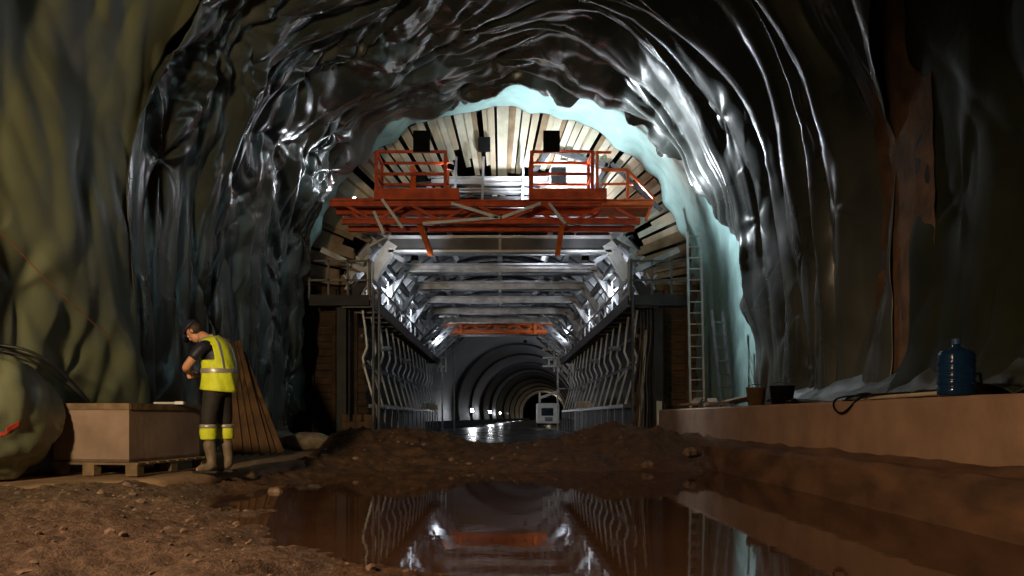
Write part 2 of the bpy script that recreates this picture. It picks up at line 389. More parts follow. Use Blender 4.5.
# stones
sm = MB(); rs = random.Random(9)
ico = bmesh.new(); bmesh.ops.create_icosphere(ico, subdivisions=1, radius=1)
iv = [v.co.copy() for v in ico.verts]; ifc = [tuple(v.index for v in f.verts) for f in ico.faces]; ico.free()
k = 0
while k < 900:
    if rs.random() < .75: y = rs.uniform(3.2, 9); x = rs.uniform(-5.2, float(shore(y)) + .1)
    else: y = rs.uniform(12.6, 18); x = rs.uniform(-4, 3.4)
    if x > slab_edge(y) - .02 or y < 7:
        h = float(ground_h(np.array(x), np.array(y)))
        if h < -.01: continue
        r = rs.choice([.007, .012, .015, .02, .03, .012]) * (1.6 if y > 12 else 1)
        sc = Vector((rs.uniform(.8, 1.5), rs.uniform(.8, 1.5), rs.uniform(.5, .9)))*r
        o = len(sm.v); sm._a([(x + v.x*sc.x*rs.uniform(.85,1.15), y + v.y*sc.y, h + v.z*sc.z) for v in iv], ifc)
    k += 1
tag(sm.build('loose_stones', M['stone']), 'loose stones scattered over the gravel and mud bank', 'stones', kind='stuff')
# stones bigger, individually countable lumps at the shore on the right
for i, (x, y, r, lab) in enumerate(((2.35, 12.75, .10, 'dark rock lump at the water edge below the right mud mound'),
                                    (3.15, 13.3, .12, 'rust brown rock on the mud beside the end of the kerb'),
                                    (-2.55, 9.1, .09, 'small dark rock at the left shore of the puddle'))):
    b = bmesh.new(); bmesh.ops.create_icosphere(b, subdivisions=3, radius=r)
    for v in b.verts:
        q = float(fbm(v.co.x*9+i*5, v.co.y*9+v.co.z*7, 20+i)); v.co *= 1 + .35*q; v.co.z *= .7
    me = bpy.data.meshes.new('rock'); b.to_mesh(me); b.free(); me.materials.append(M['stone'])
    o = bpy.data.objects.new('rock', me); C.objects.link(o); o.location = (x, y, float(ground_h(np.array(x), np.array(y))) + r*.35)
    tag(o, lab, 'rock')
# puddle
wt = MB().grid(np.stack([np.linspace(-4.6, 3.7, 30)[:, None]*np.ones(40)[None], np.ones(30)[:, None]*np.linspace(.6, 13.6, 40)[None], np.zeros((30, 40))], -1)).build('muddy_puddle', M['water'], smooth=True)
tag(wt, 'wide brown puddle of still muddy water across the tunnel floor', 'puddle')
# stepped kerb along the right
Yk = np.linspace(2.5, 19.6, 170)
def strip(name, sec, matl, seed, amp):
    P = np.zeros((170, len(sec), 3))
    for j, (x, z) in enumerate(sec):
        P[:, j, 0] = x + amp*noise(Yk*1.7, Yk*0 + j*.7, seed); P[:, j, 1] = Yk; P[:, j, 2] = z + amp*.6*noise(Yk*2.1, Yk*0 + j*.9, seed+1)
    m = MB().grid(P); a = len(sec)
    m._a(P[0].tolist(), [tuple(range(a))]); m._a(P[-1].tolist(), [tuple(range(a))])
    return m.build(name, matl, kind='structure')
strip('trim_3', [(3.88, .2), (3.89, .55), (3.9, .8), (3.9, 1.0), (3.93, 1.03), (4.4, 1.03), (4.42, .2)], M['kerb'], 14, .008)
strip('trim_4', [(3.42, -.3), (3.44, 0), (3.47, .2), (3.5, .36), (3.56, .41), (3.75, .42), (3.86, .46), (3.95, .5), (4.0, .1)], M['wetledge'], 15, .04)
# dirt fill behind the kerb
X = np.linspace(4.3, 5.75, 30)[:, None]*np.ones(220)[None]; Y = np.ones(30)[:, None]*np.linspace(1, 22.3, 220)[None]
Z = 1.0 + .03*fbm(X*3, Y*3, 16) + .18*sstep(4.6, 5.6, X)*sstep(9, 6, Y) + .06*np.abs(noise(X*3, Y*2, 17))*sstep(4.35, 4.7, X)
MB().grid(np.stack([X, Y, Z], -1)).build('trim_5', M['mud'], smooth=True, kind='structure')

# ------------------------------------------------------------------ timber bulkhead
bh = thing('timber_bulkhead', 'fan of pale timber stop-end boards closing the top of the lining arch', 'bulkhead', (0, 22.4, ZC))
rb = random.Random(21)
n = 96
ang0, ang1 = -8, 188
bmats = [M['board'], M['board_b'], M['board_c']]
for i in range(n):
    a0 = math.radians(ang0 + (ang1-ang0)*i/n); a1 = math.radians(ang0 + (ang1-ang0)*(i+1)/n); am = (a0+a1)/2
    ro = R0 + .12; cen = math.sin(max(am, 0)) if am < PI else 0
    ri = 4.15 - .40*max(0, math.sin(am))**3 + rb.uniform(-.18, .25)
    if rb.random() < .10: ri += .5
    y0 = rb.uniform(-.05, .02) - .02*(i % 2)
    w = (a1-a0)*.5*rb.uniform(.96, 1.02)*ro; tilt = rb.uniform(-.02, .02)
    d = Vector((math.cos(am + tilt), 0, math.sin(am + tilt))); s = Vector((-d.z, 0, d.x))
    wi = (a1-a0)*.5*1.0*ri
    q = [d*ri - s*wi, d*ri + s*wi, d*ro + s*w, d*ro - s*w]
    m = MB(); th = .05
    m._a([(p.x, y0, p.z) for p in q] + [(p.x, y0+th, p.z) for p in q], [(0,1,2,3),(7,6,5,4),(0,4,5,1),(1,5,6,2),(2,6,7,3),(3,7,4,0)])
    deg = math.degrees(am)
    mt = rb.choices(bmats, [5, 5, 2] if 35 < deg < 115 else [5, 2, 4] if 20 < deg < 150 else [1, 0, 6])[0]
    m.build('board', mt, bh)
# dark openings and leaning panels (parts)
for k, (px, pz) in enumerate(((-.44, 4.45), (1.62, 3.55), (-2.25, 3.45))):
    m = MB(); s = .2 if k else .17; m.box(px-s, px+s, -.16, .05, pz-s*1.1, pz+s*1.1)
    m.build('hatch', M['black'], bh, label='black square hatch')
for nm, a, b, w in (('waler', (.6, 3.15), (1.35, 4.25), .14), ('waler', (1.35, 4.3), (3.0, 3.85), .12), ('waler', (3.0, 3.9), (2.0, 2.0), .12), ('waler', (3.1, 3.9), (4.5, 2.6), .10), ('waler', (-3.3, 3.2), (-.4, 3.55), .09)):
    MB().bar((a[0], -.12, a[1]), (b[0], -.12, b[1]), w, .1, (0,1,0)).build(nm, M['dark_steel'], bh)
pm = MB(); pm.prism([(1.0, 3.05), (1.55, 4.05), (2.85, 3.75), (2.35, 2.4), (1.35, 2.2)], 'y', -.10, -.06); pm.build('plywood_panel', M['white_paint'], bh, label='pale plywood panel')
for k, (x0, z0, x1, z1) in enumerate(((-1.1, 2.6, -1.35, 3.5), (-.75, 2.5, -.85, 3.35), (-.25, 2.6, -.1, 3.2), (-1.6, 2.9, -1.9, 3.7), (.1, 2.6, .05, 3.3))):
    MB().bar((x0, -.15, z0), (x1, -.12, z1), .14, .04, (0,1,0)).build('strut_board', rb.choice(bmats), bh)

# lower side bulkheads: stacked horizontal boards
for sgn in (1, -1):
    t = thing('board_stack_wall', 'wall of stacked brown horizontal boards ' + ('behind the ladder on the right' if sgn > 0 else 'in the dark left of the gantry'), 'board wall', (sgn*4.6, 22.3, 0))
    for k in range(22):
        z = .15 + k*.2
        w0 = 3.72 if k < 16 else 3.95
        x0, x1 = sorted((sgn*(w0 + rb.uniform(-.06, .06)) - sgn*4.6, sgn*5.5 - sgn*4.6))
        MB().box(x0, x1, rb.uniform(-.06, 0), .05, z, z + .185).build('board', M['old_wood' if sgn > 0 else 'shaded_wood'], t)
    for x in (4.0, 4.6, 5.2):
        MB().box(sgn*x - sgn*4.6 - .05, sgn*x - sgn*4.6 + .05, -.16, -.07, .1, 4.4).build('post', M['old_wood' if sgn > 0 else 'shaded_wood'], t)

# ------------------------------------------------------------------ steel formwork gantry
g = thing('formwork_gantry', 'long grey steel formwork gantry filling the tunnel behind the orange platform', 'formwork gantry', (0, 21, 0))
def gp(m, name, mt, smooth=False, parent=None, **k):
    """shift from world into gantry space"""
    m.v = [(v[0], v[1]-21, v[2]) for v in m.v]; return m.build(name, mt, parent or g, smooth=smooth, **k)
frames = [21.3, 24.6, 27.9, 31.2, 34.5, 37.8, 41.6, 43.8]
for i, y in enumerate(frames):
    m = MB()
    if i == 0:
        for z in (5.24, 5.62): gp(MB().bar((-2.95, y, z), (2.95, y, z), .3, .06), 'flange', M['pale_steel'])  # front beam: pale flanges and dark web carry the light contrast in colour
        m.bar((-2.95, y, 5.43), (2.95, y, 5.43), .05, .34); gp(MB().bar((-2.9, y+.2, 6.0), (2.9, y+.2, 6.0), .1, .5), 'dark_band', M['black_steel'])  # dark band added between platform and front beam
    else: m.ibeam((-2.95, y, 5.42), (2.95, y, 5.42), .3, .26, .05)
    gp(m, 'cross_beam', M['form_skin' if i == 0 else 'steel'])
    m = MB(); m.ibeam((-3.6, y, 6.05), (3.6, y, 6.05), .2, .22, .04); gp(m, 'upper_beam', M['steel'])
    for s in (1, -1):
        m = MB(); m.ibeam((s*2.85, y, 5.45), (s*3.42, y, 4.55), .3 if i == 0 else .2, .3, .05, (0,1,0)); gp(m, 'haunch', M['pale_steel' if i == 0 else 'steel'])
        m = MB(); m.ibeam((s*3.45, y, 4.6), (s*4.15, y, 3.8), .25, .28, .04, (0,1,0)); m.ibeam((s*4.2, y, 3.9), (s*4.2, y, .2), .25, .25, .03); gp(m, 'column', M['dark_steel' if i else 'black_steel'])  # front columns get a darker steel in place of shade
        m = MB(); m.bar((s*2.0, y, 5.2), (s*3.3, y, 4.0), .12, .12); m.bar((s*2.3, y+.1, 5.2), (s*3.55, y+.1, 4.0), .1, .1)
        for q in range(5):
            t = q/5; m.bar((s*(2.0+1.3*t), y, 5.2-1.2*t), (s*(2.3+1.25*(t+.1)), y+.1, 5.2-1.2*(t+.1)), .04)
        if i >= 4: gp(m, 'lattice_brace', M['dark_steel'])
        for p0, p1, ww in (((2.9, 5.6), (4.1, 6.4), .14), ((3.5, 4.7), (4.75, 5.3), .14), ((1.3, 5.65), (1.9, 7.0), .12)):
            gp(MB().bar((s*p0[0], y, p0[1]), (s*p1[0], y, p1[1]), ww), 'radial_strut', M['steel'])
    if i < 7:
        for q in (1, 2):
            yy = y + 1.1*q; m = MB(); m.ibeam((-3.0, yy, 5.66), (3.0, yy, 5.66), .12, .14 + .05*(q == 1), .02); gp(m, 'tie_beam', M['steel'])
# purlins
for x, z in ((0, 5.72), (-2.0, 5.72), (2.0, 5.72), (-3.2, 5.1), (3.2, 5.1)):
    m = MB(); m.ibeam((x, 21.2, z), (x, 43.9, z), .14, .18, .03); gp(m, 'longitudinal_beam', M['steel'])
m = MB(); 
for y in frames[:4]: m.bar((0, y-.02, 5.2), (0, y-.02, 6.6), .07)
gp(m, 'centre_post', M['steel'])
# curved steel form: skin with hoop ribs
def arc_pts(r, z0, a0, a1, n): return [(r*math.cos(math.radians(a0+(a1-a0)*k/n)), z0 + r*.98*math.sin(math.radians(a0+(a1-a0)*k/n))) for k in range(n+1)]
AP = [(4.85, 1.2), (4.95, 2.5)] + arc_pts(4.95, 2.6, 8, 172, 34) + [(-4.95, 2.5), (-4.85, 1.2)]
m = MB(); ys = np.linspace(22.55, 43.9, 15)
P = np.array([[(x, y, z) for y in ys] for x, z in AP]); m.grid(P)
o = gp(m, 'form_skin', M['form_skin'], smooth=True); md = o.modifiers.new('thickness', 'SOLIDIFY'); md.thickness = .04; md.offset = 0
for y in np.arange(22.6, 43.9, 1.42):
    m = MB()
    for (x0, z0), (x1, z1) in zip(AP[:-1], AP[1:]):
        c = Vector((0, 0, 2.6)); a = Vector((x0, y, z0)); b = Vector((x1, y, z1))
        ia = Vector((x0*.95, y, 2.6+(z0-2.6)*.95)) if z0 > 2.6 else Vector((x0*.95, y, z0)); ib = Vector((x1*.95, y, 2.6+(z1-2.6)*.95)) if z1 > 2.6 else Vector((x1*.95, y, z1))
        m.bar((a+ia)/2, (b+ib)/2, .05, .25, (-(z1-z0)*0, 0, 1) if abs(x1-x0) > abs(z1-z0) else (1, 0, 0))
    gp(m, 'hoop_rib', M['steel'])
# plates behind near haunches, lit
for s in (1, -1):
    m = MB()
    for k, (x, z, a) in enumerate(((3.35, 5.62, .5), (3.75, 5.05, .9), (4.1, 4.55, 1.1))):
        u = Vector((math.cos(a), 0, -math.sin(a)))
        m.bar((s*(x-.25*u.x), 22.0, z-.25*u.z), (s*(x+.25*u.x), 22.0, z+.25*u.z), .05, .42, (-u.z*0, 1, 0))
        m.bar((s*(x-.2), 21.95, z-.2), (s*(x+.2), 21.95, z+.2), .05)
    gp(m, 'form_plate', M['pale_steel'])
# kinked side ribs with flange + plinth bars
K = [(3.72, 3.75), (3.66, 3.3), (3.60, 2.75), (3.72, 2.45), (3.66, 2.15), (3.38, 1.15)]
K2 = [(x*.96, z) for x, z in K]
nr = 15
for s in (1, -1):
    for k in range(nr):
        y = 21.7 + k*1.5
        m = MB()
        for (x0, z0), (x1, z1) in zip(K[:-1], K[1:]):
            m.bar((s*x0, y, z0), (s*x1, y, z1), .045, .12, (0,1,0))          # flange facing the roadway
            m._a([(s*(x0), y-.012, z0), (s*(x1), y-.012, z1), (s*(x1+.02), y-.012, z1), (s*(x0+.02), y-.012, z0),
                  (s*(x0), y+.012, z0), (s*(x1), y+.012, z1), (s*(x1+.02), y+.012, z1), (s*(x0+.02), y+.012, z0)],
                 [(0,1,2,3),(7,6,5,4),(0,4,5,1),(1,5,6,2),(2,6,7,3),(3,7,4,0)])
        gp(m, 'side_rib', M['pale_steel'])
        m = MB(); m.box(min(s*3.32, s*3.36), max(s*3.32, s*3.36), y-.06, y+.06, .12, 1.12)
        gp(m, 'foot_rib', M['dark_steel'])
    m = MB()
    m.box(min(s*3.32, s*3.55), max(s*3.32, s*3.55), 21.6, 43, 1.1, 1.2); m.box(min(s*3.66, s*3.72), max(s*3.66, s*3.72), 21.6, 43, 2.2, 2.3); m.box(min(s*3.7, s*3.76), max(s*3.7, s*3.76), 21.6, 43, 3.0, 3.08)
    gp(m, 'side_waler', M['dark_steel']); m = MB()
    m.box(min(s*4.0, s*4.04), max(s*4.1, s*4.14), 21.5, 43.2, .12, 3.8); m.box(min(s*3.3, s*3.6), max(s*3.3, s*3.6), 21.6, 43, .05, .14)
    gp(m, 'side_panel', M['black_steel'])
    # diagonals / screw jacks between ribs
    for k in range(3):
        y = 23.5 + k*5.3; m = MB(); m.tube([(s*3.5, y, 2.85), (s*3.3, y+.4, 2.9)], .07, 8); m.tube([(s*3.45, y, 1.9), (s*3.9, y, 2.5)], .04, 8); gp(m, 'screw_jack', M['steel'])
    # walkway
    m = MB()
    a, b = sorted((s*3.35, s*4.15)); m.box(a, b, 20.9, 44, 3.84, 3.90)
    m.box(min(s*3.33, s*3.38), max(s*3.33, s*3.38), 20.9, 44, 3.72, 4.02)
    for y in np.arange(21, 44, 1.15): m.box(a, b, y-.03, y+.03, 3.72, 3.84)
    gp(m, 'walkway_deck', M['dark_steel'])
    m = MB(); xr = s*3.36
    for z in (4.45, 4.92): m.tube([(xr, 20.95, z), (xr, 43.95, z)], .025, 6)
    gp(m, 'guard_rail', M['steel'])
    for y in np.arange(20.95, 44, 1.53):
        m = MB(); m.bar((xr, y, 3.9), (xr, y, 4.94), .05); m.bar((xr, y, 4.5), (xr+s*.35, y, 3.9), .03); gp(m, 'guard_post', M['steel'])
    # dense clutter of struts and clamps above the walkway
    for k in range(26):
        y = rb.uniform(21.8, 38); z = rb.uniform(4.0, 5.2); x = s*rb.uniform(3.5, 4.3)
        m = MB(); m.bar((x, y, z), (x + s*rb.uniform(-.1, .5), y + rb.uniform(-.5, .5), z + rb.uniform(.3, .8)), rb.choice([.05, .08, .12])); gp(m, 'turnbuckle', M['pale_steel'])
# outrigger platforms at the front
for s in (1, -1):
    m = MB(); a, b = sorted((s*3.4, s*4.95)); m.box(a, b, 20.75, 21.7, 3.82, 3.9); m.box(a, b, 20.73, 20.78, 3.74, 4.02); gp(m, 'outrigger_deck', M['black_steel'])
    m = MB()
    for z in (4.4, 4.9): m.bar((s*3.4, 20.76, z), (s*4.95, 20.76, z), .05)
    for x in (3.4, 3.95, 4.45, 4.95): m.bar((s*x, 20.76, 3.9), (s*x, 20.76, 4.95), .05)
    gp(m, 'outrigger_rail', M['dark_steel'])
    # access side frame (angled ladder-like panel)
    m = MB(); m.bar((s*3.42, 20.8, 4.0), (s*3.42, 20.8, 5.05), .07); m.bar((s*3.42, 22.4, 4.0), (s*3.42, 22.4, 5.05), .07)
    for k in range(5): m.bar((s*3.42, 20.8, 4.12+.2*k), (s*3.42, 22.4, 4.12+.2*k), .04, .07)
    gp(m, 'side_gate', M['steel'])
    # end frame of white angle iron at the far end
    m = MB()
    for z in (3.6, 4.1, 4.6, 4.95): m.bar((s*2.95, 43.6, z), (s*3.4, 43.6, z), .08)
    for x in (2.95, 3.2, 3.4): m.bar((s*x, 43.6, 3.3), (s*x, 43.6, 5.0), .08)
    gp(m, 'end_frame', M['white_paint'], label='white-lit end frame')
    m = MB(); m.bar((s*3.15, 43.7, .1), (s*3.15, 43.7, 3.6), .09); m.bar((s*3.15, 43.7, 2.4), (s*3.6, 43.7, 2.4), .07); gp(m, 'end_post', M['steel'])
for z in (4.5, 3.6):
    m = MB(); m.bar((2.3, 43.3, z), (3.0, 43.3, z), .1); m.bar((2.3, 43.3, z+.45), (3.0, 43.3, z+.45), .1); m.bar((2.65, 43.3, z), (2.65, 43.3, z+.45), .1); m.bar((3.0, 43.3, z), (3.0, 43.3, z+.45), .1)
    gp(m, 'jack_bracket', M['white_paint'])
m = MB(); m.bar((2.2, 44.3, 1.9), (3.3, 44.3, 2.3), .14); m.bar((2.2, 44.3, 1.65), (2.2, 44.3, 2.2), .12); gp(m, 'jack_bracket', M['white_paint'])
# tall black props in front, left
for x, y in ((-3.28, 20.7), (-3.16, 20.9), (3.42, 20.6)):
    t = MB().tube([(0,0,0), (0,0,4.0)], .04, 10); t.tube([(0,0,1.6), (0,0,1.75)], .06, 10).tube([(0,0,2.9), (0,0,3.0)], .055, 10).box(-.09,.09,-.09,.09,0,.02)
    o = t.build('steel_prop', M['dark_steel'], loc=(x, y, .2)); 
    tag(o, {-3.28: 'dark steel prop, outer of the close pair at the gantry front left', -3.16: 'dark steel prop, inner of the close pair at the gantry front left', 3.42: 'single dark steel prop at the right front corner of the gantry'}[x], 'prop')
# horizontal beams above the platform, in front of the void
for x0, x1, z, h, mt in ((-1.9, 1.3, 7.36, .2, 'pale_steel'), (-1.9, 1.25, 7.08, .12, 'steel'), (-1.5, 1.5, 6.85, .12, 'dark_steel'), (-3.2, -1.9, 7.0, .3, 'steel'), (1.3, 2.4, 6.8, .35, 'dark_steel'), (-1.6, 1.3, 6.55, .1, 'steel')):
    m = MB(); m.ibeam((x0, 22.1, z), (x1, 22.1, z), .25, h, .03); gp(m, 'top_waler', M[mt])
for x in (-1.25, -.5, .6):
    m = MB(); m.bar((x, 22.0, 6.5), (x+.05, 22.0, 8.0), .06); gp(m, 'top_post', M['steel'])

# orange platform
def orange_truss(root, y0, x0, x1, zt, zb, mt, fullbr=True):
    def b(m, name, mm): m.v = [(v[0]-root.location[0], v[1]-root.location[1], v[2]-root.location[2]) for v in m.v]; return m.build(name, mm, root)
    for y in (y0, y0+.8):
        m = MB(); m.ibeam((x0, y, zt), (x1, y, zt), .14, .16, .03); b(m, 'top_chord', mt)
        m = MB(); m.ibeam((x0+.3, y, zb), (x1-.3, y, zb), .14, .14, .03); b(m, 'bottom_chord', mt)
        n = 9; L = (x1-x0-.6)/n
        for k in range(n):
            a = x0+.3+k*L; m = MB()
            if k % 2: m.bar((a, y, zb), (a+L, y, zt), .07)
            else: m.bar((a, y, zt), (a+L, y, zb), .07)
            b(m, 'brace', mt)
    return b
pl = thing('work_platform', 'red-orange steel lattice platform with railed cages across the gantry front', 'work platform', (0, 19.9, 5.6))
pb = orange_truss(pl, 19.75, -4.2, 3.75, 6.12, 5.68, M['orange'])
pb(MB().box(-4.2, -1.3, 19.7, 20.7, 6.2, 6.24), 'deck', M['orange']); pb(MB().box(.75, 2.45, 19.7, 20.7, 6.2, 6.24), 'deck', M['orange'])
for xa, xb in ((-3.05, -1.35), (.78, 2.28)):
    m = MB()
    for y in (19.75, 20.65):
        for x in (xa, xb): m.bar((x, y, 6.2), (x, y, 7.42), .08)
        for z in (6.85, 7.4): m.bar((xa, y, z), (xb, y, z), .06)
    for x in (xa, xb):
        for z in (6.85, 7.4): m.bar((x, 19.75, z), (x, 20.65, z), .06)
    pb(m, 'cage_rail', M['orange'])
    pb(MB().box(xa-.05, xb+.35, 19.68, 19.72, 6.12, 6.48), 'kick_plate', M['orange']); pb(MB().box(xa-.05, xb+.05, 20.68, 20.72, 6.22, 6.4), 'kick_plate', M['orange'])
m = MB(); xa, xb = 2.4, 3.7
m.bar((2.4, 19.75, 6.2), (2.4, 19.75, 7.4), .07); m.bar((2.4, 19.75, 7.38), (2.75, 19.75, 7.38), .06); m.bar((3.15, 19.75, 6.1), (3.15, 19.75, 6.95), .07); m.bar((2.5, 19.75, 6.95), (3.15, 19.75, 6.95), .07); m.bar((3.15, 19.75, 6.95), (3.8, 19.75, 6.25), .06)
m.bar((2.5, 19.75, 6.6), (3.3, 19.75, 6.6), .05); m.bar((3.8, 19.75, 6.25), (3.6, 19.75, 5.7), .06); pb(m, 'end_rail', M['lit_orange'], )
m = MB(); m.box(2.5, 3.75, 19.7, 19.78, 6.02, 6.22); m.box(2.5, 3.75, 19.7, 20.6, 6.0, 6.04); pb(m, 'end_plate', M['lit_orange'], )
m = MB(); m.bar((-2.1, 19.75, 6.95), (-2.35, 20.5, 6.2), .09); m.bar((-2.2, 20.1, 7.15), (-2.15, 20.1, 6.2), .12); pb(m, 'hose_reel_post', M['lit_orange'])
for x in (-2.0, 1.55):
    m = MB(); m.bar((x, 19.9, 5.66), (x+(.2 if x<0 else -.05), 20.9, 5.1), .12); pb(m, 'bracket', M['lit_orange'])
for (x0, z0, x1, z1) in ((-2.9, 6.2, -2.4, 5.5), (-3.1, 5.9, -2.85, 5.35), (-1.9, 5.6, 0.0, 5.75), (-1.2, 6.1, -.05, 5.75), (0.05, 5.75, 1.0, 6.1), (1.2, 6.1, 1.6, 5.6)):
    m = MB(); m.bar((x0, 19.66, z0), (x1, 19.66, z1), .07); pb(m, 'brace', M['pale_steel'], )
fp = thing('cross_truss', 'orange steel lattice beam across the far end of the gantry', 'truss beam', (0, 40.3, 5.0))
fb = orange_truss(fp, 39.9, -2.87, 2.67, 5.5, 5.12, M['lit_orange'])
for x in (-1.95, 1.75): m = MB(); m.bar((x, 39.8, 4.95), (x, 39.8, 5.7), .14); fb(m, 'hanger', M['lit_orange'])

# ------------------------------------------------------------------ far lined tunnel
def axis(y): return .07*np.maximum(np.asarray(y, float)-41, 0)*sstep(40, 52, y)
lin = MB(); RL = 4.75
def ring(y, r): 
    a = np.radians(np.linspace(-14, 194, 60)); return [(float(axis(y)) + r*math.cos(t), y, 1.75 + r*math.sin(t)) for t in a]
segs = [44.2, 62, 72, 83, 94, 102, 116, 131, 147, 165, 185, 210, 240]
rows = []
for i in range(len(segs)-1):
    a, b = segs[i], segs[i+1]
    for yy in np.linspace(a, b-.26, 6): rows.append(ring(yy, RL+.05))
    rows.append(ring(b-.25, RL-.09)); rows.append(ring(b-.02, RL-.09))
P = np.array(rows); lin.grid(P); lin.build('wall_far', M['lining'], smooth=False, kind='structure')
yy = np.linspace(19.5, 240, 160)
F = np.zeros((40, 160, 3))
for j in range(40): 
    xx = axis(yy) + (-5.2 + 10.4*j/39); F[j, :, 0] = xx; F[j, :, 1] = yy; F[j, :, 2] = .08 + .02*noise(xx*1.5, yy*.6, 3)*sstep(60, 40, yy)
M['wetfloor'] = mat('wetfloor', (.05, .045, .042), .3, var=.4, scale=.5, bump=.25, bscale=2, rvar=.12, bdist=.03)
MB().grid(F).build('floor_far', M['wetfloor'], smooth=True, kind='structure')
MB().box(9, 26, 240, 240.3, -1, 9).build('wall_end', M['rock'], kind='structure')

# floodlights
def floodlight(loc, aim, label, size=.28, lens='lens', group=None, stand=0, energy=None, col=(.86, .93, 1), spot=150, soft=.12):
    t = thing('floodlight', label, 'floodlight', loc, 0, group)
    d = (Vector(aim) - Vector(loc)).normalized(); q = d.to_track_quat('Y', 'Z').to_matrix()
    def R(m): m.v = [tuple(q @ Vector(v)) for v in m.v]; return m
    R(MB().box(-size/2, size/2, -.09, -.005, -size*.35, size*.35)).build('housing', M['black'], t)
    R(MB().box(-size*.44, size*.44, -.005, .004, -size*.29, size*.29)).build('lens', M[lens], t)
    m = MB(); m.tube([(-size*.56, -.04, 0), (-size*.56, -.04, -size*.6), (size*.56, -.04, -size*.6), (size*.56, -.04, 0)], .012, 6); R(m).build('yoke', M['dark_steel'], t)
    if stand: MB().tube([(0, 0, -stand), (0, 0, -size*.5)], .02, 8).build('stand', M['dark_steel'], t)
    if energy: add_light('lamp_' + label[:8], 'SPOT', Vector(loc) + d*.06, energy, col, soft, aim, spot, .6)
    return t
W = (.84, .93, 1.0)
# front lamps lighting boards and teal, plus added lamps brightening the folds
floodlight((.95, 20.9, 6.45), (2.2, 22.4, 8.3), 'white floodlight inside the right cage of the orange platform', .3, energy=1000, col=W, spot=165)
floodlight((3.3, 20.45, 6.35), (5.3, 17.0, 5.0), 'white floodlight on the right end of the orange platform facing the fleece', .2, energy=420, col=W, spot=105)
fr_ = floodlight((1.35, 19.6, 7.55), (5.6, 14.6, 4.8), 'small white floodlight on top of the right cage facing the black folds', .11, energy=2700, col=W, spot=90, soft=.03)  # added lamp to brighten the right folds
fl_ = floodlight((-2.0, 19.6, 7.55), (-5.6, 15.6, 4.2), 'small white floodlight on top of the left cage facing the black folds', .09, energy=190, col=W, spot=84, soft=.03)  # added lamp to brighten the left folds
MB().box(-.3, .105, -.17, -.155, -.26, .26).build('added_shutter', M['black'], fr_)  # added plate keeping this lamp off the near right wall
MB().box(-.112, .3, -.17, -.155, -.26, .26).build('added_shutter', M['black'], fl_)  # added plate keeping this lamp off the near left wall
floodlight((-1.3, 20.6, 7.3), (-3.2, 22.4, 8.0), 'white floodlight on the left cage of the orange platform', .18, energy=60, col=W, spot=165)
floodlight((-3.7, 20.3, 6.4), (-5.3, 16.0, 5.2), 'white floodlight on the left end of the orange platform', .09, energy=70, col=W, spot=100)
for (x, y, z, ax, ay, az, e, lab) in ((-2.2, 20.6, 4.95, -2.6, 24, 5.6, 30, 'small floodlight under the left half of the platform facing into the gantry'),  # first two lamps are added to light the front frame
                      (2.2, 20.6, 4.95, 2.6, 24, 5.6, 30, 'small floodlight under the right half of the platform facing into the gantry'),
                      (-3.55, 23.2, 4.75, -2.6, 26, 5.6, 110, 'floodlight among struts over the left walkway, nearest the front'),
                      (3.55, 23.2, 4.75, 2.6, 26, 5.6, 110, 'floodlight among struts over the right walkway, nearest the front'),
                      (-3.5, 28.6, 4.75, -2.0, 32, 5.6, 120, 'floodlight over the left walkway halfway along the gantry'),
                      (3.5, 28.6, 4.75, 2.0, 32, 5.6, 120, 'floodlight over the right walkway halfway along the gantry'),
                      (-3.1, 37.5, 4.5, -.5, 42, 4.9, 150, 'floodlight on the left guard rail just before the far orange truss'),  # added lamp to light the far truss
                      (3.22, 37.5, 4.75, .5, 42, 4.9, 150, 'small glaring floodlight on the right guard rail towards the far end')):
    floodlight((x, y, z), (ax, ay, az), lab, .18, energy=e, col=W, spot=165, lens='lens')
floodlight((1.4, 44.1, 5.0), (3.4, 57, .8), 'floodlight on the far right frame lighting the white machine', .16, energy=900, col=W, spot=35)  # added lamp to brighten the front of the machine
# tunnel lamps on the left of the lined tunnel
for i, (px, Y, e, s) in enumerate(((472, 60.5, 220, .4), (490, 81.5, 220, .45), (500, 103, 160, .35), (507, 128, 70, .3), (513, 155, 60, .3), (519, 180, 60, .3))):
    x = (px-500)*Y/800
    floodlight((x, Y, 1.35), (x+2, Y-1.3, 2.0), ['nearest floodlight on the left side of the far tunnel', 'second floodlight along the left of the far tunnel'][i] if i < 2 else 'small distant floodlight along the left of the far tunnel',
               s, 'lens_dim', 'floodlights along the far tunnel', 1.25, energy=e, spot=175, col=(.9, .93, 1), soft=.3)
floodlight((11.6, 190, 3.6), (10.5, 170, 3.6), 'distant warm lamp glowing above the white machine', 1.0, 'lens_warm', energy=250, col=(1, .8, .55), spot=170)
# white machine in the tunnel
wm = thing('site_generator', 'white boxy generator with dark window standing in the far tunnel', 'generator', (3.45, 57, .09), 0)
MB().box(-.78, .78, 0, 2.2, .3, 1.75).build('housing', M['cream'], wm, bevel=.06)
MB().box(-.5, .35, -.03, 0, .85, 1.4).build('window', M['glassy'], wm)
MB().box(-.25, .3, -.05, -.01, .45, .75).build('grille', M['dark_steel'], wm)
MB().box(-.8, .8, .05, 2.1, .2, .32).build('chassis', M['black'], wm)
for x in (-.7, .7):
    for y in (.4, 1.8):
        m = MB().lathe([(.1, -.1), (.24, -.1), (.26, 0), (.24, .1), (.1, .1)], (0,0,0), 18); m.v = [(x+v[2], y+v[0], .2+v[1]*1.0) for v in m.v]; m.v = [(v[0], v[1], v[2]+.06) for v in m.v]; m.build('wheel', M['rubber'], wm)
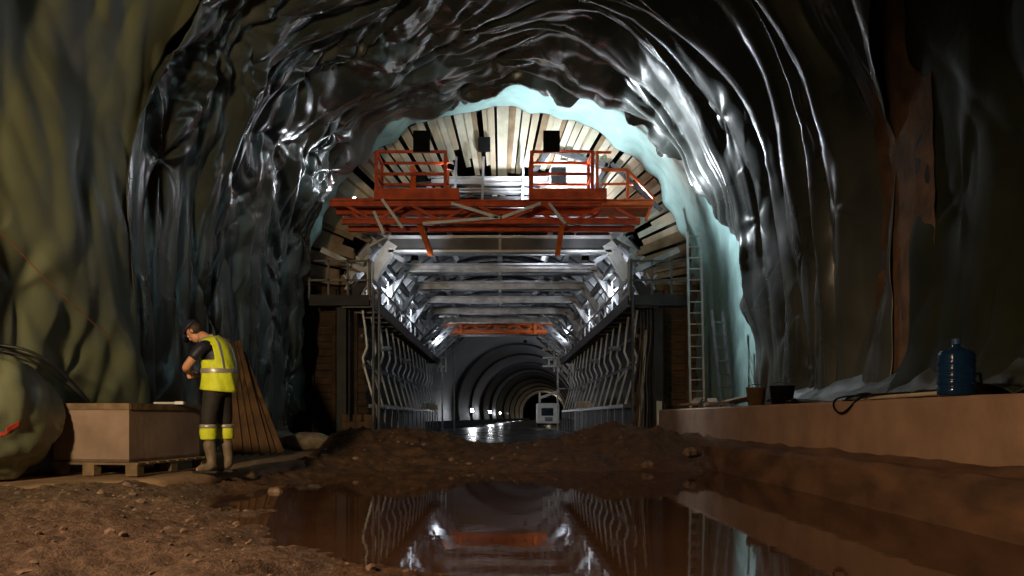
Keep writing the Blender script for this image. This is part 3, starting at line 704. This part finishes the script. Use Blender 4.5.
# thin pole left inside
tag(MB().tube([(0,0,0), (0,0,4.9)], .05, 8).build('pipe', M['steel'], loc=(-2.55, 44.6, .1)), 'thin vertical grey pipe at the left end of the gantry opening', 'pipe')

# ------------------------------------------------------------------ crate on pallet
cr = thing('crate', 'large tan plywood crate with timber rim standing on a pallet', 'crate', (-4.02, 8.67, .36), math.radians(-10))
# local: corner nearest at origin; left face runs to -x, right face to +y
L, D, H = .92, 1.4, .62
m = MB(); m.box(-L, 0, 0, .03, 0, H).box(-L, 0, D-.03, D, 0, H).box(-L, -L+.03, .03, D-.03, 0, H).box(-.03, 0, .03, D-.03, 0, H).box(-L, 0, 0, D, 0, .03); m.build('panel', M['ply'], cr)
m = MB(); m.box(-L-.01, .01, -.015, 0.02, H-.05, H+.02).box(-L-.01, .01, D-.02, D+.015, H-.05, H+.02).box(-L-.015, -L+.02, 0, D, H-.05, H+.02).box(-.02, .015, 0, D, H-.05, H+.02); m.build('rim', M['pallet'], cr)
MB().box(-L+.02, -.02, .02, D-.02, H-.06, H-.04).build('lid', M['pallet'], cr)
pt = thing('pallet', 'low wooden pallet under the plywood crate', 'pallet', (-4.02, 8.67, .21), math.radians(-10))
for k in range(8): MB().box(-L-.02, .12, -.02+k*.19, .12+k*.19, .12, .145).build('deck_board', M['pallet'], pt)
for x in (-L-.02, -.55, -.03):
    for y in (-.02, .62, 1.28): MB().box(x, x+.14, y, y+.12, .015, .12).build('block', M['pallet'], pt)
    MB().box(x, x+.14, -.02, 1.4, 0, .015).build('skid', M['pallet'], pt)
# metal tool lying on the crate
t = MB(); t.tube([(-.16, 0, 0), (.12, .02, 0)], .014, 8); t.box(.1, .2, -.03, .05, -.015, .02)
# 
o = t.build('steel_tool', M['pale_steel'], loc=(-3.95, 9.5, 1.0+.015)); tag(o, 'small shiny metal tool lying on the crate rim by the worker', 'tool')

# membrane-wrapped bundle at far left
b = bmesh.new(); bmesh.ops.create_uvsphere(b, u_segments=80, v_segments=60, radius=1)
for v in b.verts:
    c = v.co.copy(); f = 1 + .10*float(fbm(c.x*1.6+c.z, c.y*1.6-c.z*.7, 91)) - .06*float(ridge(c.x*1.7+c.y, c.z*1.1, 92, 2))
    v.co = Vector((c.x*.56*f, c.y*.9*f, c.z*.68*f)); v.co.z = max(v.co.z, -.62)
me = bpy.data.meshes.new('wrapped_bundle'); b.to_mesh(me); b.free(); me.materials.append(M['olive_sheet'])
for p in me.polygons: p.use_smooth = True
wb = thing('wrapped_bundle', 'bulging olive sheet bundle with a red paint mark at the left edge', 'bundle', (-5.18, 8.1, .84))
o = bpy.data.objects.new('sheet_cover', me); C.objects.link(o); o.parent = wb
mk = MB()
for k in range(9):
    t = k/8; x = .42 + .10*t; z = -.16 + .10*t
    yy = -.50 + .16*t
    mk.v.append((x, yy, z+.03)); mk.v.append((x+.02, yy, z-.03))
mk.f = [(2*k, 2*k+1, 2*k+3, 2*k+2) for k in range(8)]; mk.mi = [0]*8
mo = mk.build('paint_mark', M['red'], wb); md = mo.modifiers.new('t', 'SOLIDIFY'); md.thickness = .05
sw = mo.modifiers.new('w', 'SHRINKWRAP'); sw.target = o; sw.wrap_method = 'NEAREST_SURFACEPOINT'; sw.offset = .006
mo.modifiers.move(1, 0)
# cables
def P3(px, py, Y): return ((px-500)*Y/800, Y, .85+(417-py)*Y/800)
def cable(pts, r, name, lab, mt, cat='cable'):
    cu = bpy.data.curves.new(name, 'CURVE'); cu.dimensions = '3D'; sp = cu.splines.new('NURBS'); sp.points.add(len(pts)-1)
    for i, p in enumerate(pts): sp.points[i].co = (*p, 1)
    sp.order_u = 3; sp.use_endpoint_u = True; cu.bevel_depth = r; cu.bevel_resolution = 3; cu.materials.append(mt)
    tmp = bpy.data.objects.new(name, cu); C.objects.link(tmp); dg = bpy.context.evaluated_depsgraph_get()
    me = bpy.data.meshes.new_from_object(tmp.evaluated_get(dg)); bpy.data.objects.remove(tmp)
    o = bpy.data.objects.new(name, me); C.objects.link(o); return tag(o, lab, cat)
cable([P3(-30, 343, 8.3), P3(15, 345, 8.4), P3(45, 358, 8.6), P3(68, 377, 8.9), P3(88, 400, 9.3), P3(96, 415, 9.6), P3(100, 440, 9.7)], .017, 'black_cable', 'thick black cable arching from the left edge, upper of two', M['rubber'])
cable([P3(-30, 349, 8.3), P3(10, 350, 8.4), P3(40, 364, 8.6), P3(60, 380, 8.9), P3(80, 396, 9.3), P3(90, 415, 9.6), P3(94, 440, 9.7)], .012, 'black_cable', 'thinner black cable just under the thick one at the left edge', M['rubber'])
cable([P3(-20, 215, 7.6), P3(10, 240, 8.05), P3(50, 285, 8.75), P3(110, 338, 10.0)], .006, 'thin_wire', 'thin orange-brown wire slanting down the left olive sheet', M['wire'], 'wire')

# ------------------------------------------------------------------ planks leaning behind the worker
rl = random.Random(4)
labs = ['leaning brown plank nearest the worker', 'second leaning plank behind the worker', 'third leaning plank from the worker', 'fourth leaning plank from the worker', 'fifth plank, second from the right of the leaning row', 'narrow rightmost plank of the leaning row']
for i in range(6):
    bx = -4.35 + i*.125 + rl.uniform(-.02,.02); by = 13.3 + i*.06; tx = -4.98 + i*.045; ty = 14.5+i*.05; tz = 2.3 + rl.uniform(-.1, .1) - .05*i
    m = MB(); a = Vector((0,0,0)); bb = Vector((tx-bx, ty-by, tz-.22))
    m.bar(a, bb, .19 if i < 4 else .12, .035, (0,-1,.3)); o = m.build('plank', M['plank'], loc=(bx, by, .235), bevel=.004)
    tag(o, labs[i], 'plank', 'planks leaning on the left wall')
# sack and offcuts by the left wall
for k, (x, y, sx, lab) in enumerate(((-3.75, 15.6, .5, 'dusty grey sack slumped in the dark left of the mud bank'), (-4.5, 16.2, .4, 'smaller grey sack behind the leaning planks'))):
    b = bmesh.new(); bmesh.ops.create_uvsphere(b, u_segments=28, v_segments=18, radius=1)
    for v in b.verts:
        c = v.co.copy(); f = 1 + .2*float(noise(c.x*2+k*4, c.y*2+c.z, 95)); v.co = Vector((c.x*sx*f, c.y*.3*f, max(c.z, -.7)*.2*f))
    me = bpy.data.meshes.new('sack'); b.to_mesh(me); b.free(); me.materials.append(M['sack'])
    for p in me.polygons: p.use_smooth = True
    o = bpy.data.objects.new('sack', me); C.objects.link(o); o.location = (x, y, .36); tag(o, lab, 'sack')
# rusty drum-ish timber blocks at left gantry foot
for k, (x, y, z, w, h, lab) in enumerate(((-3.75, 20.6, .1, .55, .45, 'stubby brown timber crib at the left foot of the gantry'), (-3.7, 20.75, .56, .8, .35, 'wider brown timber block on top of the timber crib'))):
    m = MB(); 
    for q in range(3): m.box(-w/2, w/2, -.2+q*.15, -.07+q*.15, 0, h*.48); m.box(-w/2+q*w*.36, -w/2+q*w*.36+w*.26, -.2, .23, h*.5, h)
    tag(m.build('timber_crib', M['plank'], loc=(x, y, z), rotz=.15), lab, 'timber crib')
for s, x, Y, z, w, lab in ((-1, -3.22, 38.0, 1.2, .75, 'pale timber block on the left ledge of the gantry'), (1, 3.3, 32.5, 1.2, .6, 'pale timber block on the right ledge of the gantry')):
    m = MB().box(-w/2, w/2, -.4, .4, 0, .22).box(-w/2+.05, w/2-.1, -.3, .35, .22, .3); tag(m.build('timber_block', M['board'], loc=(x+s*.12, Y, z)), lab, 'timber block')

# ------------------------------------------------------------------ right side: ladder, planks, scrap
ld = thing('ladder', 'tall pale aluminium ladder upright against the stacked boards', 'ladder', (4.98, 20.2, 1.02))
for x in (-.17, .17): MB().bar((x, 0, 0), (x+.0, .35, 4.6), .05, .07).build('rail', M['pale_steel'], ld)
for k in range(16):
    z = .2+k*.285; MB().tube([(-.17, .35*z/4.6, z), (.17, .35*z/4.6, z)], .016, 6).build('rung', M['pale_steel'], ld)
ladder_shadow = thing('ladder', 'dark ladder shape standing in for a ladder shadow on the teal fleece', 'ladder', (5.0, 17.6, 1.02), .5)  # dark ladder shape in place of the tall ladder's shadow
for x in (-.16, .16): MB().bar((x, 0, 0), (x, .3, 2.2), .04, .06).build('rail', M['dark_steel'], ladder_shadow)
for k in range(7): z = .2+k*.29; MB().tube([(-.16, .3*z/2.2, z), (.16, .3*z/2.2, z)], .014, 6).build('rung', M['dark_steel'], ladder_shadow)
for i, (p0, p1, w, mt, lab) in enumerate((((4.45, 20.9, .4), (4.15, 21.9, 2.2), .2, 'plank', 'wide pale plank leaning on the stacked boards beside the kerb end'),
                                  ((3.95, 19.8, .25), (4.1, 20.6, 1.25), .14, 'board', 'short pale stake leaning by the kerb end'),
                                  ((3.62, 20.9, .2), (3.95, 21.6, 3.2), .07, 'board', 'thin pale batten propped between gantry ribs and stacked boards'))):
    m = MB().bar((0,0,0), Vector(p1)-Vector(p0), w, .035, (0,-1,.2)); tag(m.build('plank', M[mt], loc=p0), lab, 'plank')
for i in range(4):
    x = 3.45+.09*i; cable([(x+.1, 20.9, .3), (x+.16, 20.95, 1.2), (x+.1, 21, 2.0), (x+.28, 21.05, 3.0), (x+.25, 21.1, 3.7)], .014, 'steel_hose', ['dark hose hanging at the right gantry corner, first from the ribs', 'dark hose hanging at the right gantry corner, second from the ribs', 'dark hose hanging at the right gantry corner, third from the ribs', 'dark hose hanging at the right gantry corner, nearest the boards'][i], M['dark_steel'], 'hose')
# scrap wood
rsx = random.Random(14)
spots = [('short dark offcut lying behind the kerb at the ladder foot', 4.5, 18.4), ('rust-brown board lying flat behind the kerb', 4.35, 17.5), ('broken plank piece on the ledge before the teal fleece', 4.7, 16.9), ('reddish plank piece lying along the ledge', 4.35, 16.2), ('dark plank piece tilted on the scrap heap', 4.8, 15.6), ('small scrap board leaning on the bucket', 4.55, 15.3)]
for i, (lab, x, y) in enumerate(spots):
    a = rsx.uniform(-.9, .9); m = MB().bar((-.4, 0, 0), (.4, .1, rsx.uniform(-.02, .16)), .18, .05)
    tag(m.build('scrap_board', M['plank' if i % 2 else 'ply'], loc=(x, y, 1.12), rotz=a+.8), lab, 'board', 'scrap wood on the right ledge')
for i, (x, y, r, lab) in enumerate(((4.45, 13.9, .17, 'dark rusty bucket among the scrap at the ledge'), (4.62, 13.1, .2, 'black rubble tub right of the rusty bucket'))):
    t = thing('bucket', lab, 'bucket', (x, y, 1.05))
    MB().lathe([(r*.8, 0), (r, .3), (r*1.06, .31), (r*.96, .3), (r*.76, .02)], n=24).build('body', M['old_wood' if i == 0 else 'black'], t, smooth=True)
    MB().tube([(r*math.cos(a), 0, .29+.08*math.sin(a)) for a in np.linspace(0, PI, 10)], .006, 6).build('handle', M['dark_steel'], t)
# stick with cord
st = MB(); st.tube([(4.02, 7.05, 1.07), (4.02, 8.9, 1.055)], .02, 10); o = st.build('wooden_pole', M['board']); tag(o, 'long pale wooden pole lying on the kerb beside the water bottle', 'pole')
cable([(4.05, 7.9, 1.09), (4.02, 8.4, 1.09), (3.93, 8.7, 1.085), (3.97, 9.1, 1.09), (3.90, 9.35, 1.06), (3.875, 9.3, .95), (3.87, 9.1, .88), (3.87, 8.9, .93), (3.92, 8.75, 1.06), (4.02, 8.6, 1.1), (4.05, 8.95, 1.12), (4.0, 9.25, 1.06)], .011, 'rope', 'black cord wound round the pole and looping over the kerb edge', M['black'], 'rope')
# water bottle
wj = thing('water_bottle', 'blue ribbed plastic water cooler bottle standing on the kerb', 'water bottle', (4.05, 7.1, 1.035))
r = .155; pr = [(.0, 0), (r*.9, 0), (r, .02)]
for k in range(5):
    z = .04+k*.06; pr += [(r, z), (r, z+.035), (r*.95, z+.045)]
pr += [(r, .35), (r*.9, .39), (r*.45, .42), (.035, .435), (.03, .47), (.0, .47)]
MB().lathe(pr, n=40).build('body', M['jug'], wj, smooth=True)
MB().lathe([(0, .46), (.036, .46), (.036, .505), (.03, .51), (0, .51)], n=24).build('cap', M['jug_cap'], wj)
MB().tube([(.15, 0, .20), (.21, 0, .2), (.22, 0, .12), (.15, 0, .1)], .015, 8).build('handle', M['jug_cap'], wj)

# ------------------------------------------------------------------ worker
def skinned(verts, edges, radii, lvl=2):
    me = bpy.data.meshes.new('t'); me.from_pydata(verts, edges, [])
    o = bpy.data.objects.new('t', me); C.objects.link(o)
    sk = o.modifiers.new('s', 'SKIN'); sk.use_smooth_shade = True
    for i, v in enumerate(me.skin_vertices[0].data):
        rr = radii[i]; v.radius = rr if isinstance(rr, tuple) else (rr, rr)
    me.skin_vertices[0].data[0].use_root = True
    ss = o.modifiers.new('u', 'SUBSURF'); ss.levels = lvl; ss.render_levels = lvl
    dg = bpy.context.evaluated_depsgraph_get(); r = bpy.data.meshes.new_from_object(o.evaluated_get(dg)); bpy.data.objects.remove(o); return r
def fuse(meshes, name, mt, parent, voxel=.008, smooth=6, fat=0):
    bm = bmesh.new()
    for q in meshes: bm.from_mesh(q)
    me = bpy.data.meshes.new(name); bm.to_mesh(me); bm.free()
    o = bpy.data.objects.new(name, me); C.objects.link(o)
    rm = o.modifiers.new('r', 'REMESH'); rm.mode = 'VOXEL'; rm.voxel_size = voxel; rm.use_smooth_shade = True
    s = o.modifiers.new('m', 'SMOOTH'); s.iterations = smooth; s.factor = .5
    dg = bpy.context.evaluated_depsgraph_get(); r = bpy.data.meshes.new_from_object(o.evaluated_get(dg)); bpy.data.objects.remove(o)
    r.materials.clear(); r.materials.append(mt)
    for p in r.polygons: p.use_smooth = True
    o = bpy.data.objects.new(name, r); C.objects.link(o); o.parent = parent; return o
def ell(c, r, rot=None, seg=24):
    b = bmesh.new(); bmesh.ops.create_uvsphere(b, u_segments=seg, v_segments=seg//2, radius=1)
    for v in b.verts:
        q = Vector((v.co.x*r[0], v.co.y*r[1], v.co.z*r[2]))
        if rot is not None: q = Matrix.Rotation(rot, 3, 'Y') @ q
        v.co = q + Vector(c)
    me = bpy.data.meshes.new('e'); b.to_mesh(me); b.free(); return me
wk = thing('person', 'worker in yellow high-visibility vest and dark blue cap standing beside the crate, head bowed', 'person', (-3.31, 9.35, .205), math.radians(-16))
# facing local -x, left side local -y
body = []
def limb(pts, rs, lvl=2): return skinned(pts, [(k, k+1) for k in range(len(pts)-1)], rs, lvl)
body.append(limb([(0,0,.98), (.02,0,1.12), (.0,0,1.3), (-.03,0,1.45), (-.10,0,1.54), (-.17,0,1.585), (-.24,0,1.63)], [(.15,.12),(.14,.11),(.15,.115),(.14,.10),.075,.06,.06]))
Lw = (-.30, -.12, 1.17); Rw = (-.31, .10, 1.13)
body.append(limb([(-.02,-.08,1.46), (-.04,-.19,1.46), (-.13,-.26,1.32), (-.21,-.285,1.21), (-.26,-.21,1.19), Lw], [.065, .064, .052, .046, .040, .027]))
body.append(limb([(-.02,.08,1.46), (-.04,.19,1.46), (-.12,.26,1.32), (-.19,.27,1.20), (-.25,.19,1.165), Rw], [.065, .064, .052, .046, .040, .027]))
body.append(limb([(.01,-.07,1.0), (.01,-.09,.9), (-.03,-.11,.52), (.02,-.12,.10), (-.08,-.125,.045), (-.19,-.125,.035)], [.11, .10, .062, .042, .04, .03]))
body.append(limb([(.01,.07,1.0), (.02,.09,.9), (.0,.14,.52), (.05,.15,.10), (-.05,.155,.045), (-.16,.155,.035)], [.11, .10, .062, .042, .04, .03]))
# hands: palm + five fingers each
def hand(w, s):
    w = Vector(w); out = []
    dirv = Vector((-.35, -s*.75, -.25 if s < 0 else .05)).normalized()     # towards the other hand
    up = Vector((-.2, 0, 1)).normalized(); side = dirv.cross(up).normalized(); up = side.cross(dirv)
    V = [tuple(w), tuple(w+dirv*.045), tuple(w+dirv*.08)]; E = [(0,1),(1,2)]; Rr = [(.025,.02), (.038,.018), (.036,.017)]
    out.append(skinned(V, E, Rr, 2))
    lens_ = [.062, .07, .066, .052]
    for k in range(4):
        b0 = w + dirv*.082 + up*(.028-.019*k); l = lens_[k]
        p = [b0, b0+dirv*l*.45+side*.008, b0+dirv*l*.75+side*.028, b0+dirv*l*.85+side*.045]
        out.append(skinned([tuple(q) for q in p], [(0,1),(1,2),(2,3)], [.0095,.009,.0085,.0075], 1))
    b0 = w + dirv*.03 + up*.03; p = [b0, b0+up*.025+dirv*.02+side*.012, b0+up*.03+dirv*.048+side*.02]
    out.append(skinned([tuple(q) for q in p], [(0,1),(1,2)], [.013,.011,.009], 1)); return out
body += hand(Lw, -1) + hand(Rw, 1)
# head, bowed forward
hc = Vector((-.30, 0, 1.65)); ht = math.radians(-48)
def H(x, y, z): return hc + Matrix.Rotation(ht, 3, 'Y') @ Vector((x, y, z))
body.append(ell(H(.01,0,.03), (.098,.078,.098), ht)); body.append(ell(H(-.035,0,-.04), (.062,.06,.078), ht)); body.append(ell(H(-.055,0,-.085), (.035,.035,.028), ht))
body.append(ell(H(-.103,0,-.012), (.018,.013,.026), ht, 12)); body.append(ell(H(-.09,0,.022), (.014,.05,.01), ht, 12))
body.append(ell(H(-.09,0,-.058), (.012,.024,.007), ht, 12)); body.append(ell(H(-.087,0,-.07), (.012,.02,.007), ht, 12))
for s in (-1, 1): body.append(ell(H(.012, s*.08, -.01), (.018,.009,.032), ht, 12))
fuse(body, 'body', M['skin'], wk, .0065, 4)
for s in (-1, 1):
    e = ell(H(-.088, s*.03, .006), (.01,.012,.008), ht, 12); e.materials.append(M['white_paint']); o = bpy.data.objects.new('eye', e); C.objects.link(o); o.parent = wk
hr = fuse([ell(H(.025,0,.02), (.094,.083,.09), ht)], 'hair', M['hair'], wk, .01, 2)
# cap
b = bmesh.new(); bmesh.ops.create_uvsphere(b, u_segments=32, v_segments=20, radius=1)
bmesh.ops.delete(b, geom=[v for v in b.verts if v.co.z < -.05], context='VERTS')
for v in b.verts:
    v.co = H(v.co.x*.125+.0, v.co.y*.105, v.co.z*.112+.045)
br = []
for (x, w, dz) in ((-.085, .088, .04), (-.13, .078, .03), (-.165, .058, .018), (-.182, .03, .01)):
    br.append((b.verts.new(H(x, -w, dz)), b.verts.new(H(x-.004, 0, dz+.014)), b.verts.new(H(x, w, dz))))
for p, q in zip(br[:-1], br[1:]):
    for k in (0, 1): b.faces.new((p[k], p[k+1], q[k+1], q[k]))
me = bpy.data.meshes.new('cap'); b.to_mesh(me); b.free(); me.materials.append(M['navy'])
for p in me.polygons: p.use_smooth = True
o = bpy.data.objects.new('cap', me); C.objects.link(o); o.parent = wk; o['label'] = 'dark blue cap with peak'; md = o.modifiers.new('t', 'SOLIDIFY'); md.thickness = .008
# t-shirt
ts = [limb([(0,0,1.05),(0,0,1.25),(-.03,0,1.43),(-.09,0,1.52)], [(.18,.17),(.175,.17),(.165,.16),(.085,.08)])]
for q in (-1, 1): ts.append(limb([(-.02,q*.08,1.47),(-.04,q*.19,1.465),(-.10,q*.24,1.37),(-.145,q*.268,1.295)], [.08,.084,.078,.07]))
fuse(ts, 'tee_shirt', M['navy'], wk, .012, 4)
# trousers
tr = [limb([(.01,0,1.14),(.01,0,1.0),(.01,0,.86)], [(.185,.15),(.19,.16),(.17,.15)]), limb([(.01,-.06,1.06),(.01,-.085,.92),(-.02,-.115,.66),(-.03,-.12,.52)], [.125,.122,.1,.09]), limb([(.01,.06,1.06),(.01,.085,.92),(.01,.135,.66),(.01,.15,.52)], [.125,.122,.1,.09])]
fuse(tr, 'trousers', M['trouser'], wk, .012, 5)
for (kx, ky, ax, ay) in ((-.03, -.12, .02, -.12), (.01, .15, .05, .15)):
    m = MB(); m.loft([((kx,ky,.56),(.094,0,0),(0,.09,0)), ((kx,ky,.54),(.098,0,0),(0,.094,0)), ((kx,ky,.515),(.095,0,0),(0,.092,0))], 24); m.build('reflective_band', M['reflective'], wk, smooth=True)
    m = MB(); m.loft([((kx,ky,.52),(.094,0,0),(0,.09,0)), ((kx,ky,.47),(.099,0,0),(0,.094,0)), ((kx+.005,ky,.40),(.093,0,0),(0,.088,0)), ((kx+.005,ky,.385),(.085,0,0),(0,.08,0))], 24); m.build('yellow_cuff', M['hivis'], wk, smooth=True)
    bt = skinned([(kx+.005,ky,.40),(kx+.02,ky,.30),(ax,ay,.16),(ax+.01,ay,.075),(ax-.10,ay-.003,.055),(ax-.19,ay-.005,.045)], [(0,1),(1,2),(2,3),(3,4),(4,5)], [.078,.074,.06,.07,.058,.045])
    bo = fuse([bt], 'boot', M['boot'], wk, .012, 4)
    m = MB(); m.prism([(ax+.085,ay-.04),(ax+.085,ay+.04),(ax+.02,ay+.05),(ax-.1,ay+.055),(ax-.19,ay+.05),(ax-.24,ay+.02),(ax-.24,ay-.03),(ax-.19,ay-.055),(ax-.1,ay-.055),(ax+.02,ay-.048)], 'z', 0, .025); m.build('boot_sole', M['rubber'], bo)
# vest: open loft with armholes
NV = 48
secs = [(.95,(.03,0),(.215,.215)), (1.0,(.03,0),(.212,.213)), (1.1,(.03,0),(.195,.205)), (1.2,(.03,0),(.185,.20)), (1.3,(.015,0),(.18,.20)), (1.4,(-.01,0),(.172,.195)), (1.47,(-.03,0),(.155,.175)), (1.53,(-.06,0),(.125,.135)), (1.565,(-.09,0),(.098,.095))]
V = []; Fv = []; mats_i = []
for si, (z, c, r_) in enumerate(secs):
    for k in range(NV):
        t = 2*PI*k/NV; w = 1 + .03*math.sin(t*7 + z*9)*(z < 1.3) + .02*math.sin(t*13+z*20)
        V.append((c[0] + r_[0]*w*math.cos(t), c[1] + r_[1]*w*math.sin(t), z + (.03*math.cos(t) if z > 1.45 else 0) - (.02*math.cos(t) if z < 1 else 0)))
# refine by subdivision and cut armholes
b = bmesh.new(); vv = [b.verts.new(p) for p in V]
for i in range(len(secs)-1):
    for k in range(NV):
        t = 2*PI*(k+.5)/NV; zc = (secs[i][0] + secs[i+1][0])/2
        arm = abs(math.sin(t)) > .72 and math.cos(t) < .45 and 1.30 < zc < 1.49
        if arm: continue
        b.faces.new((vv[i*NV+k], vv[i*NV+(k+1)%NV], vv[(i+1)*NV+(k+1)%NV], vv[(i+1)*NV+k]))
me = bpy.data.meshes.new('vest'); b.to_mesh(me); b.free(); me.materials.append(M['hivis'])
for p in me.polygons: p.use_smooth = True
vo = bpy.data.objects.new('vest', me); C.objects.link(vo); vo.parent = wk; vo['label'] = 'yellow high-visibility vest'
md = vo.modifiers.new('s', 'SUBSURF'); md.levels = 1; md.render_levels = 1; md = vo.modifiers.new('t', 'SOLIDIFY'); md.thickness = .008
m = MB(); m.loft([((.025,0,1.15),(.197,0,0),(0,.21,0)), ((.025,0,1.17),(.199,0,0),(0,.212,0)), ((.025,0,1.19),(.197,0,0),(0,.211,0)), ((.022,0,1.205),(.193,0,0),(0,.208,0))], 40)
m.f = m.f[:-2]; m.mi = m.mi[:-2]; m.build('waist_stripe', M['reflective'], wk, smooth=True)
for s in (-1, 1):
    m = MB(); pts = []
    for z, yy, side in ((1.2,.115,1),(1.3,.115,1),(1.4,.11,1),(1.47,.10,1),(1.53,.075,1),(1.565,.06,1),(1.565,.06,-1),(1.53,.075,-1),(1.47,.10,-1),(1.4,.11,-1)):
        q = [r for r in secs if abs(r[0]-z) < .001][0]
        zz = z + (.03*side*.8 if z > 1.45 else 0)
        pts.append((q[1][0] + side*(q[2][0]*math.sqrt(max(0, 1-(yy/q[2][1])**2)) + .004), s*yy, zz))
    for a, bb in zip(pts[:-1], pts[1:]): m.bar(a, bb, .045, .01, (1,0,.4))
    m.build('shoulder_stripe', M['reflective'], wk)

# ------------------------------------------------------------------ warm site lamps behind the camera
add_light('left_site_lamp', 'SPOT', (-4.2, .4, 3.0), 2700, (1, .74, .42), .3, (-5.3, 9.0, 3.3), 80, .9)
add_light('ground_site_lamp', 'SPOT', (-4.5, 1.2, 4.6), 1700, (1, .66, .40), .3, (1.7, 7.2, -.6), 74, .8)

# ------------------------------------------------------------------ world, camera, view
w = bpy.data.worlds.new('World'); bpy.context.scene.world = w; w.use_nodes = True
w.node_tree.nodes['Background'].inputs[0].default_value = (.30, .36, .40, 1); w.node_tree.nodes['Background'].inputs[1].default_value = .012
cam = bpy.data.cameras.new('Camera'); co = bpy.data.objects.new('Camera', cam); C.objects.link(co)
co.location = (0, 0, .85); co.rotation_euler = (PI/2, 0, 0)
cam.sensor_width = 36; cam.lens = 800/1024*36; cam.shift_x = 12/1024; cam.shift_y = 129/1024; cam.clip_end = 500
sc = bpy.context.scene; sc.camera = co
sc.view_settings.view_transform = 'Standard'; sc.view_settings.look = 'None'; sc.view_settings.exposure = 0; sc.view_settings.gamma = 1
try: sc.view_settings.use_curve_mapping = False
except Exception: pass
